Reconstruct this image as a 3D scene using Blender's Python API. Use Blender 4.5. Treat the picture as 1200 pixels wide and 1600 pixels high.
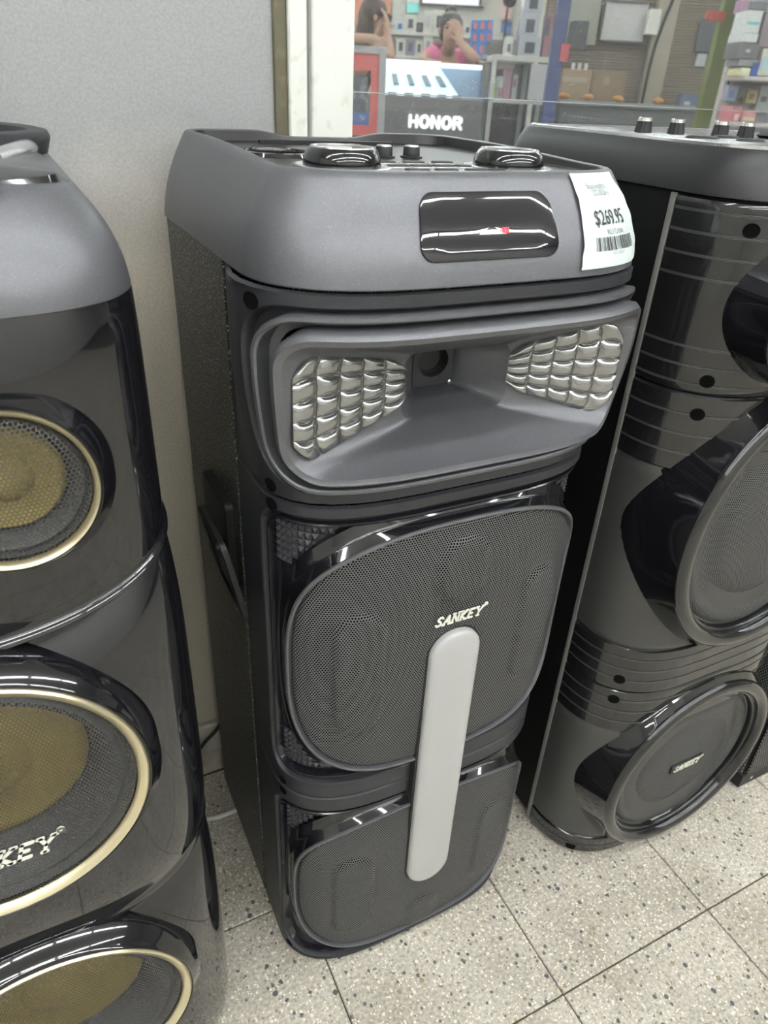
import bpy, math, random
import numpy as np
from mathutils import Vector, Matrix, noise

for o in list(bpy.data.objects):
    bpy.data.objects.remove(o)
SC = bpy.context.scene
COL = SC.collection
rnd = random.Random(7)

# ------------------------------------------------------------------ camera
CAMH = 1.136
FPX, PCX, PCY = 1109.0, 600.0, 800.0          # focal length in pixels of a 1200x1600 frame
YAW = math.radians(28.0)
CA, SA = math.cos(YAW), math.sin(YAW)
_n = np.array([-100.0, 1850.0, FPX])           # image direction of straight down
_up = -_n / np.linalg.norm(_n)
_fw = np.array([0, 0, 1.0])
_Y = _fw - _up * (_fw @ _up); _Y /= np.linalg.norm(_Y)
_X = np.cross(_Y, _up)
ROT = np.stack([CA * _X + SA * _Y, -SA * _X + CA * _Y, _up])    # world = ROT @ (right, down, forward)
cam_data = bpy.data.cameras.new('camera')
cam_data.sensor_fit = 'VERTICAL'
cam_data.sensor_height = 36.0
cam_data.lens = FPX / 1600.0 * 36.0
cam_data.clip_start = 0.02
cam = bpy.data.objects.new('camera', cam_data)
COL.objects.link(cam)
_m = np.eye(4)
_m[:3, 0] = ROT[:, 0]; _m[:3, 1] = -ROT[:, 1]; _m[:3, 2] = -ROT[:, 2]; _m[:3, 3] = (0, 0, CAMH)
cam.matrix_world = Matrix(_m.tolist())
cam_data.dof.use_dof = True                  # small phone aperture: the arcade behind goes slightly soft
cam_data.dof.focus_distance = 0.78
cam_data.dof.aperture_fstop = 8.5
SC.camera = cam

# ------------------------------------------------------------------ world and exposure
world = bpy.data.worlds.new('world'); SC.world = world
world.use_nodes = True
world.node_tree.nodes['Background'].inputs[0].default_value = (0.80, 0.82, 0.85, 1)
world.node_tree.nodes['Background'].inputs[1].default_value = 0.30
SC.view_settings.view_transform = 'Standard'
SC.view_settings.look = 'None'
SC.view_settings.gamma = 1.0
SC.view_settings.use_curve_mapping = False
SC.view_settings.exposure = 0.58
TUBE_STRENGTH = 25.0
CEIL = 2.75
WALLY = 0.945

# ------------------------------------------------------------------ geometry helpers
def at(px, py, D):
    """a place in the room seen at pixel (px, py), D metres in front of the camera along the floor"""
    d = ROT @ np.array([px - PCX, py - PCY, FPX])
    k = d[0] * SA + d[1] * CA
    P = np.array([0, 0, CAMH]) + d * D / k
    return Vector(P.tolist())

def mesh_obj(name, verts, faces, mat=None, parent=None, smooth=35, uvs=None):
    me = bpy.data.meshes.new(name)
    me.from_pydata([tuple(v) for v in verts], [], faces)
    if uvs is not None:
        uvl = me.uv_layers.new(name='UVMap')
        li = np.empty(len(me.loops), dtype=np.int32); me.loops.foreach_get('vertex_index', li)
        uvl.data.foreach_set('uv', np.asarray(uvs, dtype=np.float32)[li].ravel())
    if smooth:
        me.polygons.foreach_set('use_smooth', [True] * len(me.polygons))
        me.set_sharp_from_angle(angle=math.radians(smooth))
    me.validate()
    if mat is not None:
        me.materials.append(mat)
    o = bpy.data.objects.new(name, me)
    COL.objects.link(o)
    if parent is not None:
        o.parent = parent
    return o

def empty(name, loc, rz=0.0):
    o = bpy.data.objects.new(name, None)
    o.empty_display_size = 0.1
    COL.objects.link(o)
    o.location = loc; o.rotation_euler = (0, 0, rz)
    return o

def tag(o, label, cat, group=None, kind=None):
    o['label'] = label; o['category'] = cat
    if group: o['group'] = group
    if kind: o['kind'] = kind
    return o

class MB:
    """collects shapes that make ONE mesh"""
    def __init__(self): self.v = []; self.f = []
    def add(self, vs, fs):
        n = len(self.v); self.v += [tuple(v) for v in vs]; self.f += [tuple(i + n for i in f) for f in fs]; return self
    def box(self, x0, x1, y0, y1, z0, z1, bev=0.0):
        if bev <= 0:
            vs = [(x, y, z) for z in (z0, z1) for y in (y0, y1) for x in (x0, x1)]
            return self.add(vs, [(0, 2, 3, 1), (4, 5, 7, 6), (0, 1, 5, 4), (2, 6, 7, 3), (0, 4, 6, 2), (1, 3, 7, 5)])
        b = min(bev, (x1 - x0) * .49, (y1 - y0) * .49, (z1 - z0) * .49)
        rings = []
        def ring(i, z):
            return [(x0 + i + (b if i == 0 else 0) * 0, y0 + i, z)]
        def oct_(i, z):
            c = b * 0.6
            X0, X1, Y0, Y1 = x0 + i, x1 - i, y0 + i, y1 - i
            return [(X0 + c, Y0, z), (X1 - c, Y0, z), (X1, Y0 + c, z), (X1, Y1 - c, z), (X1 - c, Y1, z), (X0 + c, Y1, z), (X0, Y1 - c, z), (X0, Y0 + c, z)]
        rings = [oct_(b, z0), oct_(0, z0 + b), oct_(0, z1 - b), oct_(b, z1)]
        return self.loft(rings, cap0=True, cap1=True)
    def loft(self, rings, cap0=False, cap1=False, closed=True):
        n = len(rings[0]); vs = []; fs = []
        for r in rings: vs += r
        for k in range(len(rings) - 1):
            for i in range(n if closed else n - 1):
                j = (i + 1) % n
                fs.append((k * n + i, k * n + j, (k + 1) * n + j, (k + 1) * n + i))
        if cap0: fs.append(tuple(range(n - 1, -1, -1)))
        if cap1: fs.append(tuple(range((len(rings) - 1) * n, len(rings) * n)))
        return self.add(vs, fs)
    def lathe(self, c, axis, prof, n=48, sx=1.0, sz=1.0):
        """prof: list of (radius, height along axis); axis 'z' or '-y'"""
        rings = []
        for r, h in prof:
            ring = []
            for i in range(n):
                t = 2 * math.pi * i / n
                if axis == 'z': ring.append((c[0] + r * math.cos(t) * sx, c[1] + r * math.sin(t) * sz, c[2] + h))
                elif axis == 'x': ring.append((c[0] + h, c[1] + r * math.cos(t), c[2] + r * math.sin(t)))
                else: ring.append((c[0] + r * math.cos(t) * sx, c[1] - h, c[2] + r * math.sin(t) * sz))
            rings.append(ring)
        return self.loft(rings, cap0=prof[0][0] > 1e-5, cap1=prof[-1][0] > 1e-5)
    def tube(self, pts, r, n=8):
        pts = [Vector(p) for p in pts]; rings = []
        for i, p in enumerate(pts):
            d = (pts[min(i + 1, len(pts) - 1)] - pts[max(i - 1, 0)]).normalized()
            a = d.cross(Vector((0, 0, 1)) if abs(d.z) < .9 else Vector((1, 0, 0))).normalized(); b = d.cross(a)
            rr = r[i] if isinstance(r, (list, tuple)) else r
            rings.append([tuple(p + (a * math.cos(2 * math.pi * k / n) + b * math.sin(2 * math.pi * k / n)) * rr) for k in range(n)])
        return self.loft(rings, True, True)
    def build(self, name, mat, parent=None, smooth=35):
        return mesh_obj(name, self.v, self.f, mat, parent, smooth)

def smooth_path(pts, n=8):
    P = [Vector(p) for p in pts]; out = []
    for i in range(len(P) - 1):
        p0 = P[max(i - 1, 0)]; p1 = P[i]; p2 = P[i + 1]; p3 = P[min(i + 2, len(P) - 1)]
        for k in range(n):
            t = k / n
            out.append(0.5 * ((2 * p1) + (-p0 + p2) * t + (2 * p0 - 5 * p1 + 4 * p2 - p3) * t * t + (-p0 + 3 * p1 - 3 * p2 + p3) * t ** 3))
    out.append(P[-1]); return out

def rrect(cx, cz, ha, hz, r, ne=30, nc=8):
    """rounded rectangle outline; r may be four radii (bl, br, tr, tl); same point count for every call"""
    if not isinstance(r, (tuple, list)): r = (r,) * 4
    cs = [(cx - ha, cz - hz, 1, 1, math.pi), (cx + ha, cz - hz, -1, 1, 1.5 * math.pi), (cx + ha, cz + hz, -1, -1, 0), (cx - ha, cz + hz, 1, -1, .5 * math.pi)]
    arcs = []
    for (x, z, sx, sz, a0), rr in zip(cs, r):
        rr = max(rr, 1e-4); ox, oz = x + sx * rr, z + sz * rr
        arcs.append([(ox + rr * math.cos(a0 + .5 * math.pi * k / nc), oz + rr * math.sin(a0 + .5 * math.pi * k / nc)) for k in range(nc + 1)])
    out = []
    for i in range(4):
        out += arcs[i]
        a, b = arcs[i][-1], arcs[(i + 1) % 4][0]
        out += [(a[0] + (b[0] - a[0]) * k / ne, a[1] + (b[1] - a[1]) * k / ne) for k in range(1, ne)]
    return out

def superell(cx, cz, ha, hz, n, ref=None):
    ref = ref or rrect(0, 0, 1, 1, .3)
    out = []
    for x, z in ref:
        t = math.atan2(z, x); c, s = math.cos(t), math.sin(t)
        q = (abs(c) ** n + abs(s) ** n) ** (-1 / n)
        out.append((cx + ha * q * c, cz + hz * q * s))
    return out

def offset_outline(o, d):
    """move an outline outwards by d"""
    n = len(o); out = []
    for i in range(n):
        ax, az = o[i - 1]; bx, bz = o[(i + 1) % n]
        tx, tz = bx - ax, bz - az; L = math.hypot(tx, tz) or 1
        out.append((o[i][0] + tz / L * d, o[i][1] - tx / L * d))
    return out

class Bow:
    """a front bowed in plan: superellipse |x/hw|^n + (b/B)^2 = 1, measured by arc length a, then straight sides"""
    def __init__(self, hw, B, n=4.0):
        self.hw, self.B, self.n = hw, B, n
        th = np.linspace(0, math.pi / 2, 3000)
        x = hw * np.sin(th) ** (2 / n); y = B * np.cos(th)
        seg = np.hypot(np.diff(x), np.diff(y)); L = np.concatenate([[0], np.cumsum(seg)])
        self.L = float(L[-1])
        aa = np.linspace(0, self.L, 800)
        self.xa = np.interp(aa, L, x); self.ba = np.interp(aa, L, y); self.aa = aa
        self.tx = np.gradient(self.xa, aa); self.tb = np.gradient(self.ba, aa)
    def A(self, x):
        return math.copysign(float(np.interp(abs(x), self.xa, self.aa)), x)
    def sc(self, a):
        m = min(abs(a), self.L)
        return math.copysign(float(np.interp(m, self.aa, self.xa)) / self.hw, a), float(np.interp(m, self.aa, self.ba)) / self.B
    def __call__(self, a, z, d=0.0):
        s = 1 if a >= 0 else -1; m = abs(a)
        if m >= self.L:
            return (s * (self.hw + d), m - self.L, z)
        x = float(np.interp(m, self.aa, self.xa)); b = float(np.interp(m, self.aa, self.ba))
        tx = float(np.interp(m, self.aa, self.tx)); tb = float(np.interp(m, self.aa, self.tb))
        l = math.hypot(tx, tb) or 1
        nx, nb = -tb / l, tx / l
        return (s * (x + nx * d), -(b + nb * d), z)

def bow_loft(name, f, rings, steps, mat, parent, cap_to=None, cap_steps=10, height=None, smooth=35, back=False):
    """rings: [(outline, depth)], joined ring to ring on the surface f(a, z, d)"""
    full = []
    for k in range(len(rings) - 1):
        (o0, d0), (o1, d1) = rings[k], rings[k + 1]
        st = steps[k] if isinstance(steps, (list, tuple)) else steps
        for s in range(st):
            t = s / st
            full.append(([(p[0] + (q[0] - p[0]) * t, p[1] + (q[1] - p[1]) * t) for p, q in zip(o0, o1)], d0 + (d1 - d0) * t))
    full.append(rings[-1])
    if cap_to is not None:
        o, d = rings[-1]
        for s in range(1, cap_steps + 1):
            t = 1 - s / cap_steps if s < cap_steps else 0.004
            full.append(([(cap_to[0] + (p[0] - cap_to[0]) * t, cap_to[1] + (p[1] - cap_to[1]) * t) for p in o], d))
    n = len(full[0][0]); vs = []; uv = []; fs = []
    for o, d in full:
        for a, z in o:
            dd = d + (height(a, z) if height else 0)
            vs.append(f(a, z, dd)); uv.append((a, z))
    for k in range(len(full) - 1):
        for i in range(n):
            j = (i + 1) % n
            fs.append((k * n + i, k * n + j, (k + 1) * n + j, (k + 1) * n + i))
    if cap_to is not None:
        fs.append(tuple(range((len(full) - 1) * n, len(full) * n)))
    return mesh_obj(name, vs, fs, mat, parent, smooth, uv)

def bow_grid(name, f, a0, a1, z0, z1, na, nz, mat, parent, height=None, zmap=None, smooth=35, holes=()):
    vs = []; uv = []; fs = []
    for j in range(nz + 1):
        for i in range(na + 1):
            a = a0 + (a1 - a0) * i / na; t = j / nz; z = z0 + (z1 - z0) * t
            if zmap: z = zmap(a, t)
            vs.append(f(a, z, height(a, t) if height else 0.0)); uv.append((a, z))
    for j in range(nz):
        for i in range(na):
            k = j * (na + 1) + i
            q = (k, k + 1, k + na + 2, k + na + 1)
            mx_ = sum(vs[w][0] for w in q) / 4; mz_ = sum(vs[w][2] for w in q) / 4
            if any(math.hypot(mx_ - h[0], mz_ - h[1]) < h[2] for h in holes): continue
            fs.append(q)
    return mesh_obj(name, vs, fs, mat, parent, smooth, uv)

def sstep(a, b, x):
    t = max(0.0, min(1.0, (x - a) / (b - a))); return t * t * (3 - 2 * t)

def text_geo(s, size, shear=0.0, offset=0.0, sx=1.0, align='CENTER'):
    """flat lettering as (2D vertices, faces)"""
    cu = bpy.data.curves.new('lettering', 'FONT')
    cu.body = s; cu.size = size; cu.align_x = align; cu.align_y = 'CENTER'; cu.shear = shear; cu.offset = offset
    cu.resolution_u = 3
    o = bpy.data.objects.new('lettering', cu); COL.objects.link(o)
    bpy.context.view_layer.update()
    me = bpy.data.meshes.new_from_object(o.evaluated_get(bpy.context.evaluated_depsgraph_get()))
    vs = [(v.co.x * sx, v.co.y) for v in me.vertices]; fs = [tuple(p.vertices) for p in me.polygons]
    bpy.data.objects.remove(o); bpy.data.curves.remove(cu); bpy.data.meshes.remove(me)
    return vs, fs

def mapped_print(name, vs, fs, fn, mat, parent, thick=0.0):
    """puts flat lettering on a surface fn(x, z, d); with thickness when asked"""
    n = len(vs)
    if thick <= 0:
        return mesh_obj(name, [fn(x, z, 0) for x, z in vs], fs, mat, parent, 0)
    V = [fn(x, z, thick) for x, z in vs] + [fn(x, z, 0) for x, z in vs]
    F = list(fs); cnt = {}
    for f in fs:
        for i in range(len(f)):
            e = (f[i], f[(i + 1) % len(f)]); cnt[tuple(sorted(e))] = cnt.get(tuple(sorted(e)), []) + [e]
    for k, es in cnt.items():
        if len(es) == 1:
            a, b = es[0]; F.append((b, a, a + n, b + n))
    return mesh_obj(name, V, F, mat, parent, 0)

def strokes(polys, w, cap=8):
    """thick round-ended strokes -> flat geometry"""
    V = []; F = []
    for pl in polys:
        for (x0, y0), (x1, y1) in zip(pl[:-1], pl[1:]):
            t = math.atan2(y1 - y0, x1 - x0); n = len(V); pts = []
            for k in range(cap + 1):
                a = t + math.pi / 2 + math.pi * k / cap; pts.append((x0 + w * math.cos(a), y0 + w * math.sin(a)))
            for k in range(cap + 1):
                a = t - math.pi / 2 + math.pi * k / cap; pts.append((x1 + w * math.cos(a), y1 + w * math.sin(a)))
            V += pts; F.append(tuple(range(n, n + len(pts))))
    return V, F

# ------------------------------------------------------------------ materials
def nodes_of(m):
    m.use_nodes = True
    nt = m.node_tree
    return nt, nt.nodes, nt.links, nt.nodes['Principled BSDF']

def mat(name, col, rough=0.5, metal=0.0, spec=0.5, coat=0.0, coat_rough=0.05, bump=None, speck=None, emit=None, trans=0.0, rough_var=0.0):
    """bump=(scale, strength); speck=(scale, colour, threshold, softness)"""
    m = bpy.data.materials.new(name)
    nt, N, L, P = nodes_of(m)
    P.inputs['Base Color'].default_value = (*col, 1); P.inputs['Roughness'].default_value = rough
    P.inputs['Metallic'].default_value = metal; P.inputs['Specular IOR Level'].default_value = spec
    P.inputs['Coat Weight'].default_value = coat; P.inputs['Coat Roughness'].default_value = coat_rough
    P.inputs['Transmission Weight'].default_value = trans
    tc = N.new('ShaderNodeTexCoord')
    if speck:
        nz = N.new('ShaderNodeTexNoise'); nz.inputs['Scale'].default_value = speck[0]; nz.inputs['Detail'].default_value = 2
        L.new(tc.outputs['Object'], nz.inputs['Vector'])
        mr = N.new('ShaderNodeMapRange'); mr.inputs[1].default_value = speck[2]; mr.inputs[2].default_value = speck[2] + speck[3]
        L.new(nz.outputs['Fac'], mr.inputs[0])
        mx = N.new('ShaderNodeMix'); mx.data_type = 'RGBA'
        mx.inputs[6].default_value = (*col, 1); mx.inputs[7].default_value = (*speck[1], 1)
        L.new(mr.outputs[0], mx.inputs[0]); L.new(mx.outputs[2], P.inputs['Base Color'])
    if bump:
        nb = N.new('ShaderNodeTexNoise'); nb.inputs['Scale'].default_value = bump[0]; nb.inputs['Detail'].default_value = 3
        L.new(tc.outputs['Object'], nb.inputs['Vector'])
        b = N.new('ShaderNodeBump'); b.inputs['Strength'].default_value = bump[1]; b.inputs['Distance'].default_value = 0.001
        L.new(nb.outputs['Fac'], b.inputs['Height']); L.new(b.outputs['Normal'], P.inputs['Normal'])
    if rough_var:
        nr = N.new('ShaderNodeTexNoise'); nr.inputs['Scale'].default_value = 14; nr.inputs['Detail'].default_value = 4
        L.new(tc.outputs['Object'], nr.inputs['Vector'])
        mr2 = N.new('ShaderNodeMapRange'); mr2.inputs[1].default_value = .35; mr2.inputs[2].default_value = .7
        mr2.inputs[3].default_value = max(rough - rough_var, 0.01); mr2.inputs[4].default_value = rough + rough_var
        L.new(nr.outputs['Fac'], mr2.inputs[0]); L.new(mr2.outputs[0], P.inputs['Roughness'])
    if emit:
        P.inputs['Emission Color'].default_value = (*emit[0], 1); P.inputs['Emission Strength'].default_value = emit[1]
    return m

def perforated(name, metal_col, pitch, hole, rough=0.45, see_through=False, metal=0.3, hole_col=(.004, .004, .004)):
    """metal sheet with round holes in a hexagonal pattern, laid out on the sheet's own (a, z) coordinates in metres"""
    m = bpy.data.materials.new(name)
    nt, N, L, P = nodes_of(m)
    P.inputs['Roughness'].default_value = rough; P.inputs['Metallic'].default_value = metal
    uv = N.new('ShaderNodeUVMap'); sp = N.new('ShaderNodeSeparateXYZ'); L.new(uv.outputs[0], sp.inputs[0])
    def math_(op, a, b=None):
        n = N.new('ShaderNodeMath'); n.operation = op
        for i, v in enumerate((a, b)):
            if v is None: continue
            if isinstance(v, (int, float)): n.inputs[i].default_value = v
            else: L.new(v, n.inputs[i])
        return n.outputs[0]
    u = math_('DIVIDE', sp.outputs[0], pitch); v = math_('DIVIDE', sp.outputs[1], pitch * math.sqrt(3))
    def lattice(off):
        a = math_('SUBTRACT', math_('FRACT', math_('ADD', u, 50 + off)), .5)
        b = math_('MULTIPLY', math_('SUBTRACT', math_('FRACT', math_('ADD', v, 50 + off)), .5), math.sqrt(3))
        return math_('SQRT', math_('ADD', math_('MULTIPLY', a, a), math_('MULTIPLY', b, b)))
    d = math_('MINIMUM', lattice(0), lattice(.5))
    mr = N.new('ShaderNodeMapRange'); mr.inputs[1].default_value = hole - .05; mr.inputs[2].default_value = hole + .05
    L.new(d, mr.inputs[0])
    if see_through:
        P.inputs['Base Color'].default_value = (*metal_col, 1)
        tr = N.new('ShaderNodeBsdfTransparent'); mx = N.new('ShaderNodeMixShader')
        L.new(mr.outputs[0], mx.inputs[0]); L.new(tr.outputs[0], mx.inputs[1]); L.new(P.outputs[0], mx.inputs[2])
        L.new(mx.outputs[0], N['Material Output'].inputs[0])
    else:
        mx = N.new('ShaderNodeMix'); mx.data_type = 'RGBA'
        mx.inputs[6].default_value = (*hole_col, 1); mx.inputs[7].default_value = (*metal_col, 1)
        L.new(mr.outputs[0], mx.inputs[0]); L.new(mx.outputs[2], P.inputs['Base Color'])
        s = math_('MULTIPLY', mr.outputs[0], 0.5); L.new(s, P.inputs['Specular IOR Level'])
    b = N.new('ShaderNodeBump'); b.inputs['Strength'].default_value = .5; b.inputs['Distance'].default_value = .0006
    L.new(mr.outputs[0], b.inputs['Height']); L.new(b.outputs['Normal'], P.inputs['Normal'])
    return m

def stripes_mat(name, c0, c1, scale, rough=.5, axis='Z'):
    m = bpy.data.materials.new(name)
    nt, N, L, P = nodes_of(m); P.inputs['Roughness'].default_value = rough
    tc = N.new('ShaderNodeTexCoord'); w = N.new('ShaderNodeTexWave'); w.bands_direction = axis
    w.inputs['Scale'].default_value = scale; w.inputs['Distortion'].default_value = .3
    L.new(tc.outputs['Object'], w.inputs['Vector'])
    mx = N.new('ShaderNodeMix'); mx.data_type = 'RGBA'; mx.inputs[6].default_value = (*c0, 1); mx.inputs[7].default_value = (*c1, 1)
    L.new(w.outputs['Fac'], mx.inputs[0]); L.new(mx.outputs[2], P.inputs['Base Color'])
    return m

def terrazzo(name):
    m = bpy.data.materials.new(name)
    nt, N, L, P = nodes_of(m)
    P.inputs['Specular IOR Level'].default_value = .35
    geo = N.new('ShaderNodeNewGeometry')
    def vor(scale, seed):
        mp = N.new('ShaderNodeMapping'); mp.inputs['Location'].default_value = (seed, seed * .37, seed * .11)
        L.new(geo.outputs['Position'], mp.inputs[0])
        nz = N.new('ShaderNodeTexNoise'); nz.inputs['Scale'].default_value = scale * 1.3; L.new(mp.outputs[0], nz.inputs['Vector'])
        add = N.new('ShaderNodeVectorMath'); add.operation = 'MULTIPLY_ADD'
        L.new(nz.outputs['Color'], add.inputs[0]); add.inputs[1].default_value = (.35 / scale,) * 3; L.new(mp.outputs[0], add.inputs[2])
        v = N.new('ShaderNodeTexVoronoi'); v.inputs['Scale'].default_value = scale; v.inputs['Randomness'].default_value = 1
        L.new(add.outputs[0], v.inputs['Vector']); return v
    def chips(scale, seed, keep, radius, soft=.04):
        v = vor(scale, seed)
        sp = N.new('ShaderNodeSeparateColor'); L.new(v.outputs['Color'], sp.inputs[0])
        g = N.new('ShaderNodeMath'); g.operation = 'LESS_THAN'; g.inputs[1].default_value = keep; L.new(sp.outputs[0], g.inputs[0])
        rr = N.new('ShaderNodeMath'); rr.operation = 'MULTIPLY_ADD'; rr.inputs[1].default_value = radius * .6; rr.inputs[2].default_value = radius * .5
        L.new(sp.outputs[1], rr.inputs[0])
        df = N.new('ShaderNodeMath'); df.operation = 'SUBTRACT'; L.new(rr.outputs[0], df.inputs[0]); L.new(v.outputs['Distance'], df.inputs[1])
        s = N.new('ShaderNodeMapRange'); s.inputs[1].default_value = 0; s.inputs[2].default_value = soft; L.new(df.outputs[0], s.inputs[0])
        o = N.new('ShaderNodeMath'); o.operation = 'MULTIPLY'; L.new(s.outputs[0], o.inputs[0]); L.new(g.outputs[0], o.inputs[1])
        return o.outputs[0], sp.outputs[2]
    base = N.new('ShaderNodeTexNoise'); base.inputs['Scale'].default_value = 9; base.inputs['Detail'].default_value = 6
    L.new(geo.outputs['Position'], base.inputs['Vector'])
    cr = N.new('ShaderNodeValToRGB'); cr.color_ramp.elements[0].position = .3; cr.color_ramp.elements[1].position = .72
    cr.color_ramp.elements[0].color = (.42, .385, .315, 1); cr.color_ramp.elements[1].color = (.60, .56, .475, 1)
    L.new(base.outputs['Fac'], cr.inputs[0])
    fine = N.new('ShaderNodeTexNoise'); fine.inputs['Scale'].default_value = 190; fine.inputs['Detail'].default_value = 3
    L.new(geo.outputs['Position'], fine.inputs['Vector'])
    fm = N.new('ShaderNodeMapRange'); fm.inputs[1].default_value = .35; fm.inputs[2].default_value = .7; fm.inputs[3].default_value = .72; fm.inputs[4].default_value = 1.22
    L.new(fine.outputs['Fac'], fm.inputs[0])
    mul = N.new('ShaderNodeMix'); mul.data_type = 'RGBA'; mul.blend_type = 'MULTIPLY'; mul.inputs[0].default_value = 1
    L.new(cr.outputs[0], mul.inputs[6]); L.new(fm.outputs[0], mul.inputs[7])
    cur = mul.outputs[2]
    for scale, seed, keep, rad, c in ((260, 3.1, .30, .42, (.82, .79, .70)), (170, 8.7, .16, .42, (.76, .72, .62)), (190, 21.3, .16, .40, (.33, .29, .225)),
                                     (125, 5.5, .10, .42, (.13, .13, .12)), (88, 14.2, .085, .36, (.095, .10, .105)), (105, 31.0, .05, .40, (.33, .25, .15)), (210, 44.0, .12, .4, (.22, .21, .19))):
        fac, _r = chips(scale, seed, keep, rad)
        mx = N.new('ShaderNodeMix'); mx.data_type = 'RGBA'; mx.inputs[7].default_value = (*c, 1)
        L.new(fac, mx.inputs[0]); L.new(cur, mx.inputs[6]); cur = mx.outputs[2]
    L.new(cur, P.inputs['Base Color'])
    P.inputs['Roughness'].default_value = .38
    return m

def glass_pane(name):
    m = bpy.data.materials.new(name)
    nt, N, L, P = nodes_of(m)
    P.inputs['Base Color'].default_value = (.75, .77, .78, 1); P.inputs['Roughness'].default_value = .5
    tr = N.new('ShaderNodeBsdfTransparent'); tr.inputs[0].default_value = (.90, .93, .92, 1)
    gl = N.new('ShaderNodeBsdfGlossy'); gl.inputs['Roughness'].default_value = .02
    fr = N.new('ShaderNodeFresnel'); fr.inputs[0].default_value = 1.5
    bf = N.new('ShaderNodeNewGeometry'); iv = N.new('ShaderNodeMath'); iv.operation = 'MULTIPLY_ADD'; iv.inputs[1].default_value = -1; iv.inputs[2].default_value = 1; L.new(bf.outputs['Backfacing'], iv.inputs[0])
    fm_ = N.new('ShaderNodeMath'); fm_.operation = 'MULTIPLY'; L.new(fr.outputs[0], fm_.inputs[0]); L.new(iv.outputs[0], fm_.inputs[1])
    m1 = N.new('ShaderNodeMixShader'); L.new(fm_.outputs[0], m1.inputs[0]); L.new(tr.outputs[0], m1.inputs[1]); L.new(gl.outputs[0], m1.inputs[2])
    # dust and smears on the pane
    tc = N.new('ShaderNodeTexCoord')
    v = N.new('ShaderNodeTexNoise'); v.inputs['Scale'].default_value = 420; v.inputs['Detail'].default_value = 2; L.new(tc.outputs['Object'], v.inputs['Vector'])
    mr = N.new('ShaderNodeMapRange'); mr.inputs[1].default_value = .60; mr.inputs[2].default_value = .78; mr.inputs[3].default_value = .025; mr.inputs[4].default_value = .32
    L.new(v.outputs['Fac'], mr.inputs[0])
    m2 = N.new('ShaderNodeMixShader'); L.new(mr.outputs[0], m2.inputs[0]); L.new(m1.outputs[0], m2.inputs[1]); L.new(P.outputs[0], m2.inputs[2])
    L.new(m2.outputs[0], N['Material Output'].inputs[0])
    return m

def clear_glass(name, tint=(.93, .96, .97)):
    m = bpy.data.materials.new(name)
    nt, N, L, P = nodes_of(m)
    tr = N.new('ShaderNodeBsdfTransparent'); tr.inputs[0].default_value = (*tint, 1)
    gl = N.new('ShaderNodeBsdfGlossy'); gl.inputs['Roughness'].default_value = .03
    fr = N.new('ShaderNodeFresnel'); fr.inputs[0].default_value = 1.5
    bf = N.new('ShaderNodeNewGeometry'); iv = N.new('ShaderNodeMath'); iv.operation = 'MULTIPLY_ADD'; iv.inputs[1].default_value = -1; iv.inputs[2].default_value = 1; L.new(bf.outputs['Backfacing'], iv.inputs[0])
    fm_ = N.new('ShaderNodeMath'); fm_.operation = 'MULTIPLY'; L.new(fr.outputs[0], fm_.inputs[0]); L.new(iv.outputs[0], fm_.inputs[1])
    m1 = N.new('ShaderNodeMixShader'); L.new(fm_.outputs[0], m1.inputs[0]); L.new(tr.outputs[0], m1.inputs[1]); L.new(gl.outputs[0], m1.inputs[2])
    L.new(m1.outputs[0], N['Material Output'].inputs[0])
    return m

M = {}
M['paint'] = mat('satin_grey_plastic', (.132, .135, .146), .37, .50, .5, bump=(1400, .12), speck=(1500, (.24, .245, .255), .60, .12))
M['paint_dark'] = mat('satin_charcoal_plastic', (.028, .029, .034), .42, .15, .5, bump=(1500, .12), speck=(1500, (.09, .09, .10), .62, .12))
M['vinyl'] = mat('speckled_black_vinyl', (.012, .012, .011), .36, 0, .5, bump=(480, 1.0), speck=(480, (.62, .60, .54), .585, .09))
M['gloss'] = mat('gloss_black_plastic', (.007, .007, .009), .06, 0, .55, coat=.5, coat_rough=.03)
M['gloss_soft'] = mat('worn_gloss_black_plastic', (.010, .010, .014), .14, 0, .55, rough_var=.05)
M['black'] = mat('matt_black_plastic', (.008, .008, .009), .5)
M['hole'] = mat('dark_hole', (.002, .002, .002), .9, spec=.1)
M['rubber'] = mat('black_rubber', (.012, .012, .013), .55, bump=(300, .2))
M['chrome'] = mat('chrome', (.75, .75, .76), .12, 1)
M['silver'] = mat('silver_knob_cap', (.62, .63, .64), .22, .85)
M['grille'] = perforated('perforated_grille', (.118, .118, .120), .0030, .35, .40, metal=.05)
M['grille_fine'] = perforated('fine_perforated_grille', (.105, .105, .105), .0026, .33, .42, metal=.05)
M['grille_open'] = perforated('open_perforated_grille', (.050, .050, .050), .0032, .40, .4, see_through=True, metal=.1)
M['bar'] = mat('frosted_light_bar', (.40, .405, .40), .30, 0, .5, coat=.25, coat_rough=.12)
M['led'] = mat('led_lens_plastic', (.31, .315, .315), .07, .85, .6, coat=.5, coat_rough=.03)
M['led_seam'] = mat('led_lens_seam', (.30, .28, .24), .35, .4)
M['display'] = mat('smoked_display_window', (.006, .006, .010), .045, 0, .6, coat=.6, coat_rough=.03, rough_var=.03)
M['red_led'] = mat('red_display_digits', (.5, .02, .02), .5, emit=((1, .03, .05), 2.2))
M['logo'] = mat('cream_logo', (.80, .79, .70), .4)
M['label'] = mat('white_price_paper', (.62, .69, .675), .45, bump=(60, .3))
M['ink'] = mat('black_ink', (.035, .04, .045), .6)
M['ink_grey'] = mat('faint_grey_ink', (.22, .25, .26), .6)
M['gold'] = mat('champagne_metal_ring', (.80, .72, .50), .30, .85)
M['cone'] = mat('yellow_woven_cone', (.30, .235, .065), .5, 0, .4, bump=(900, .5))
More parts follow.
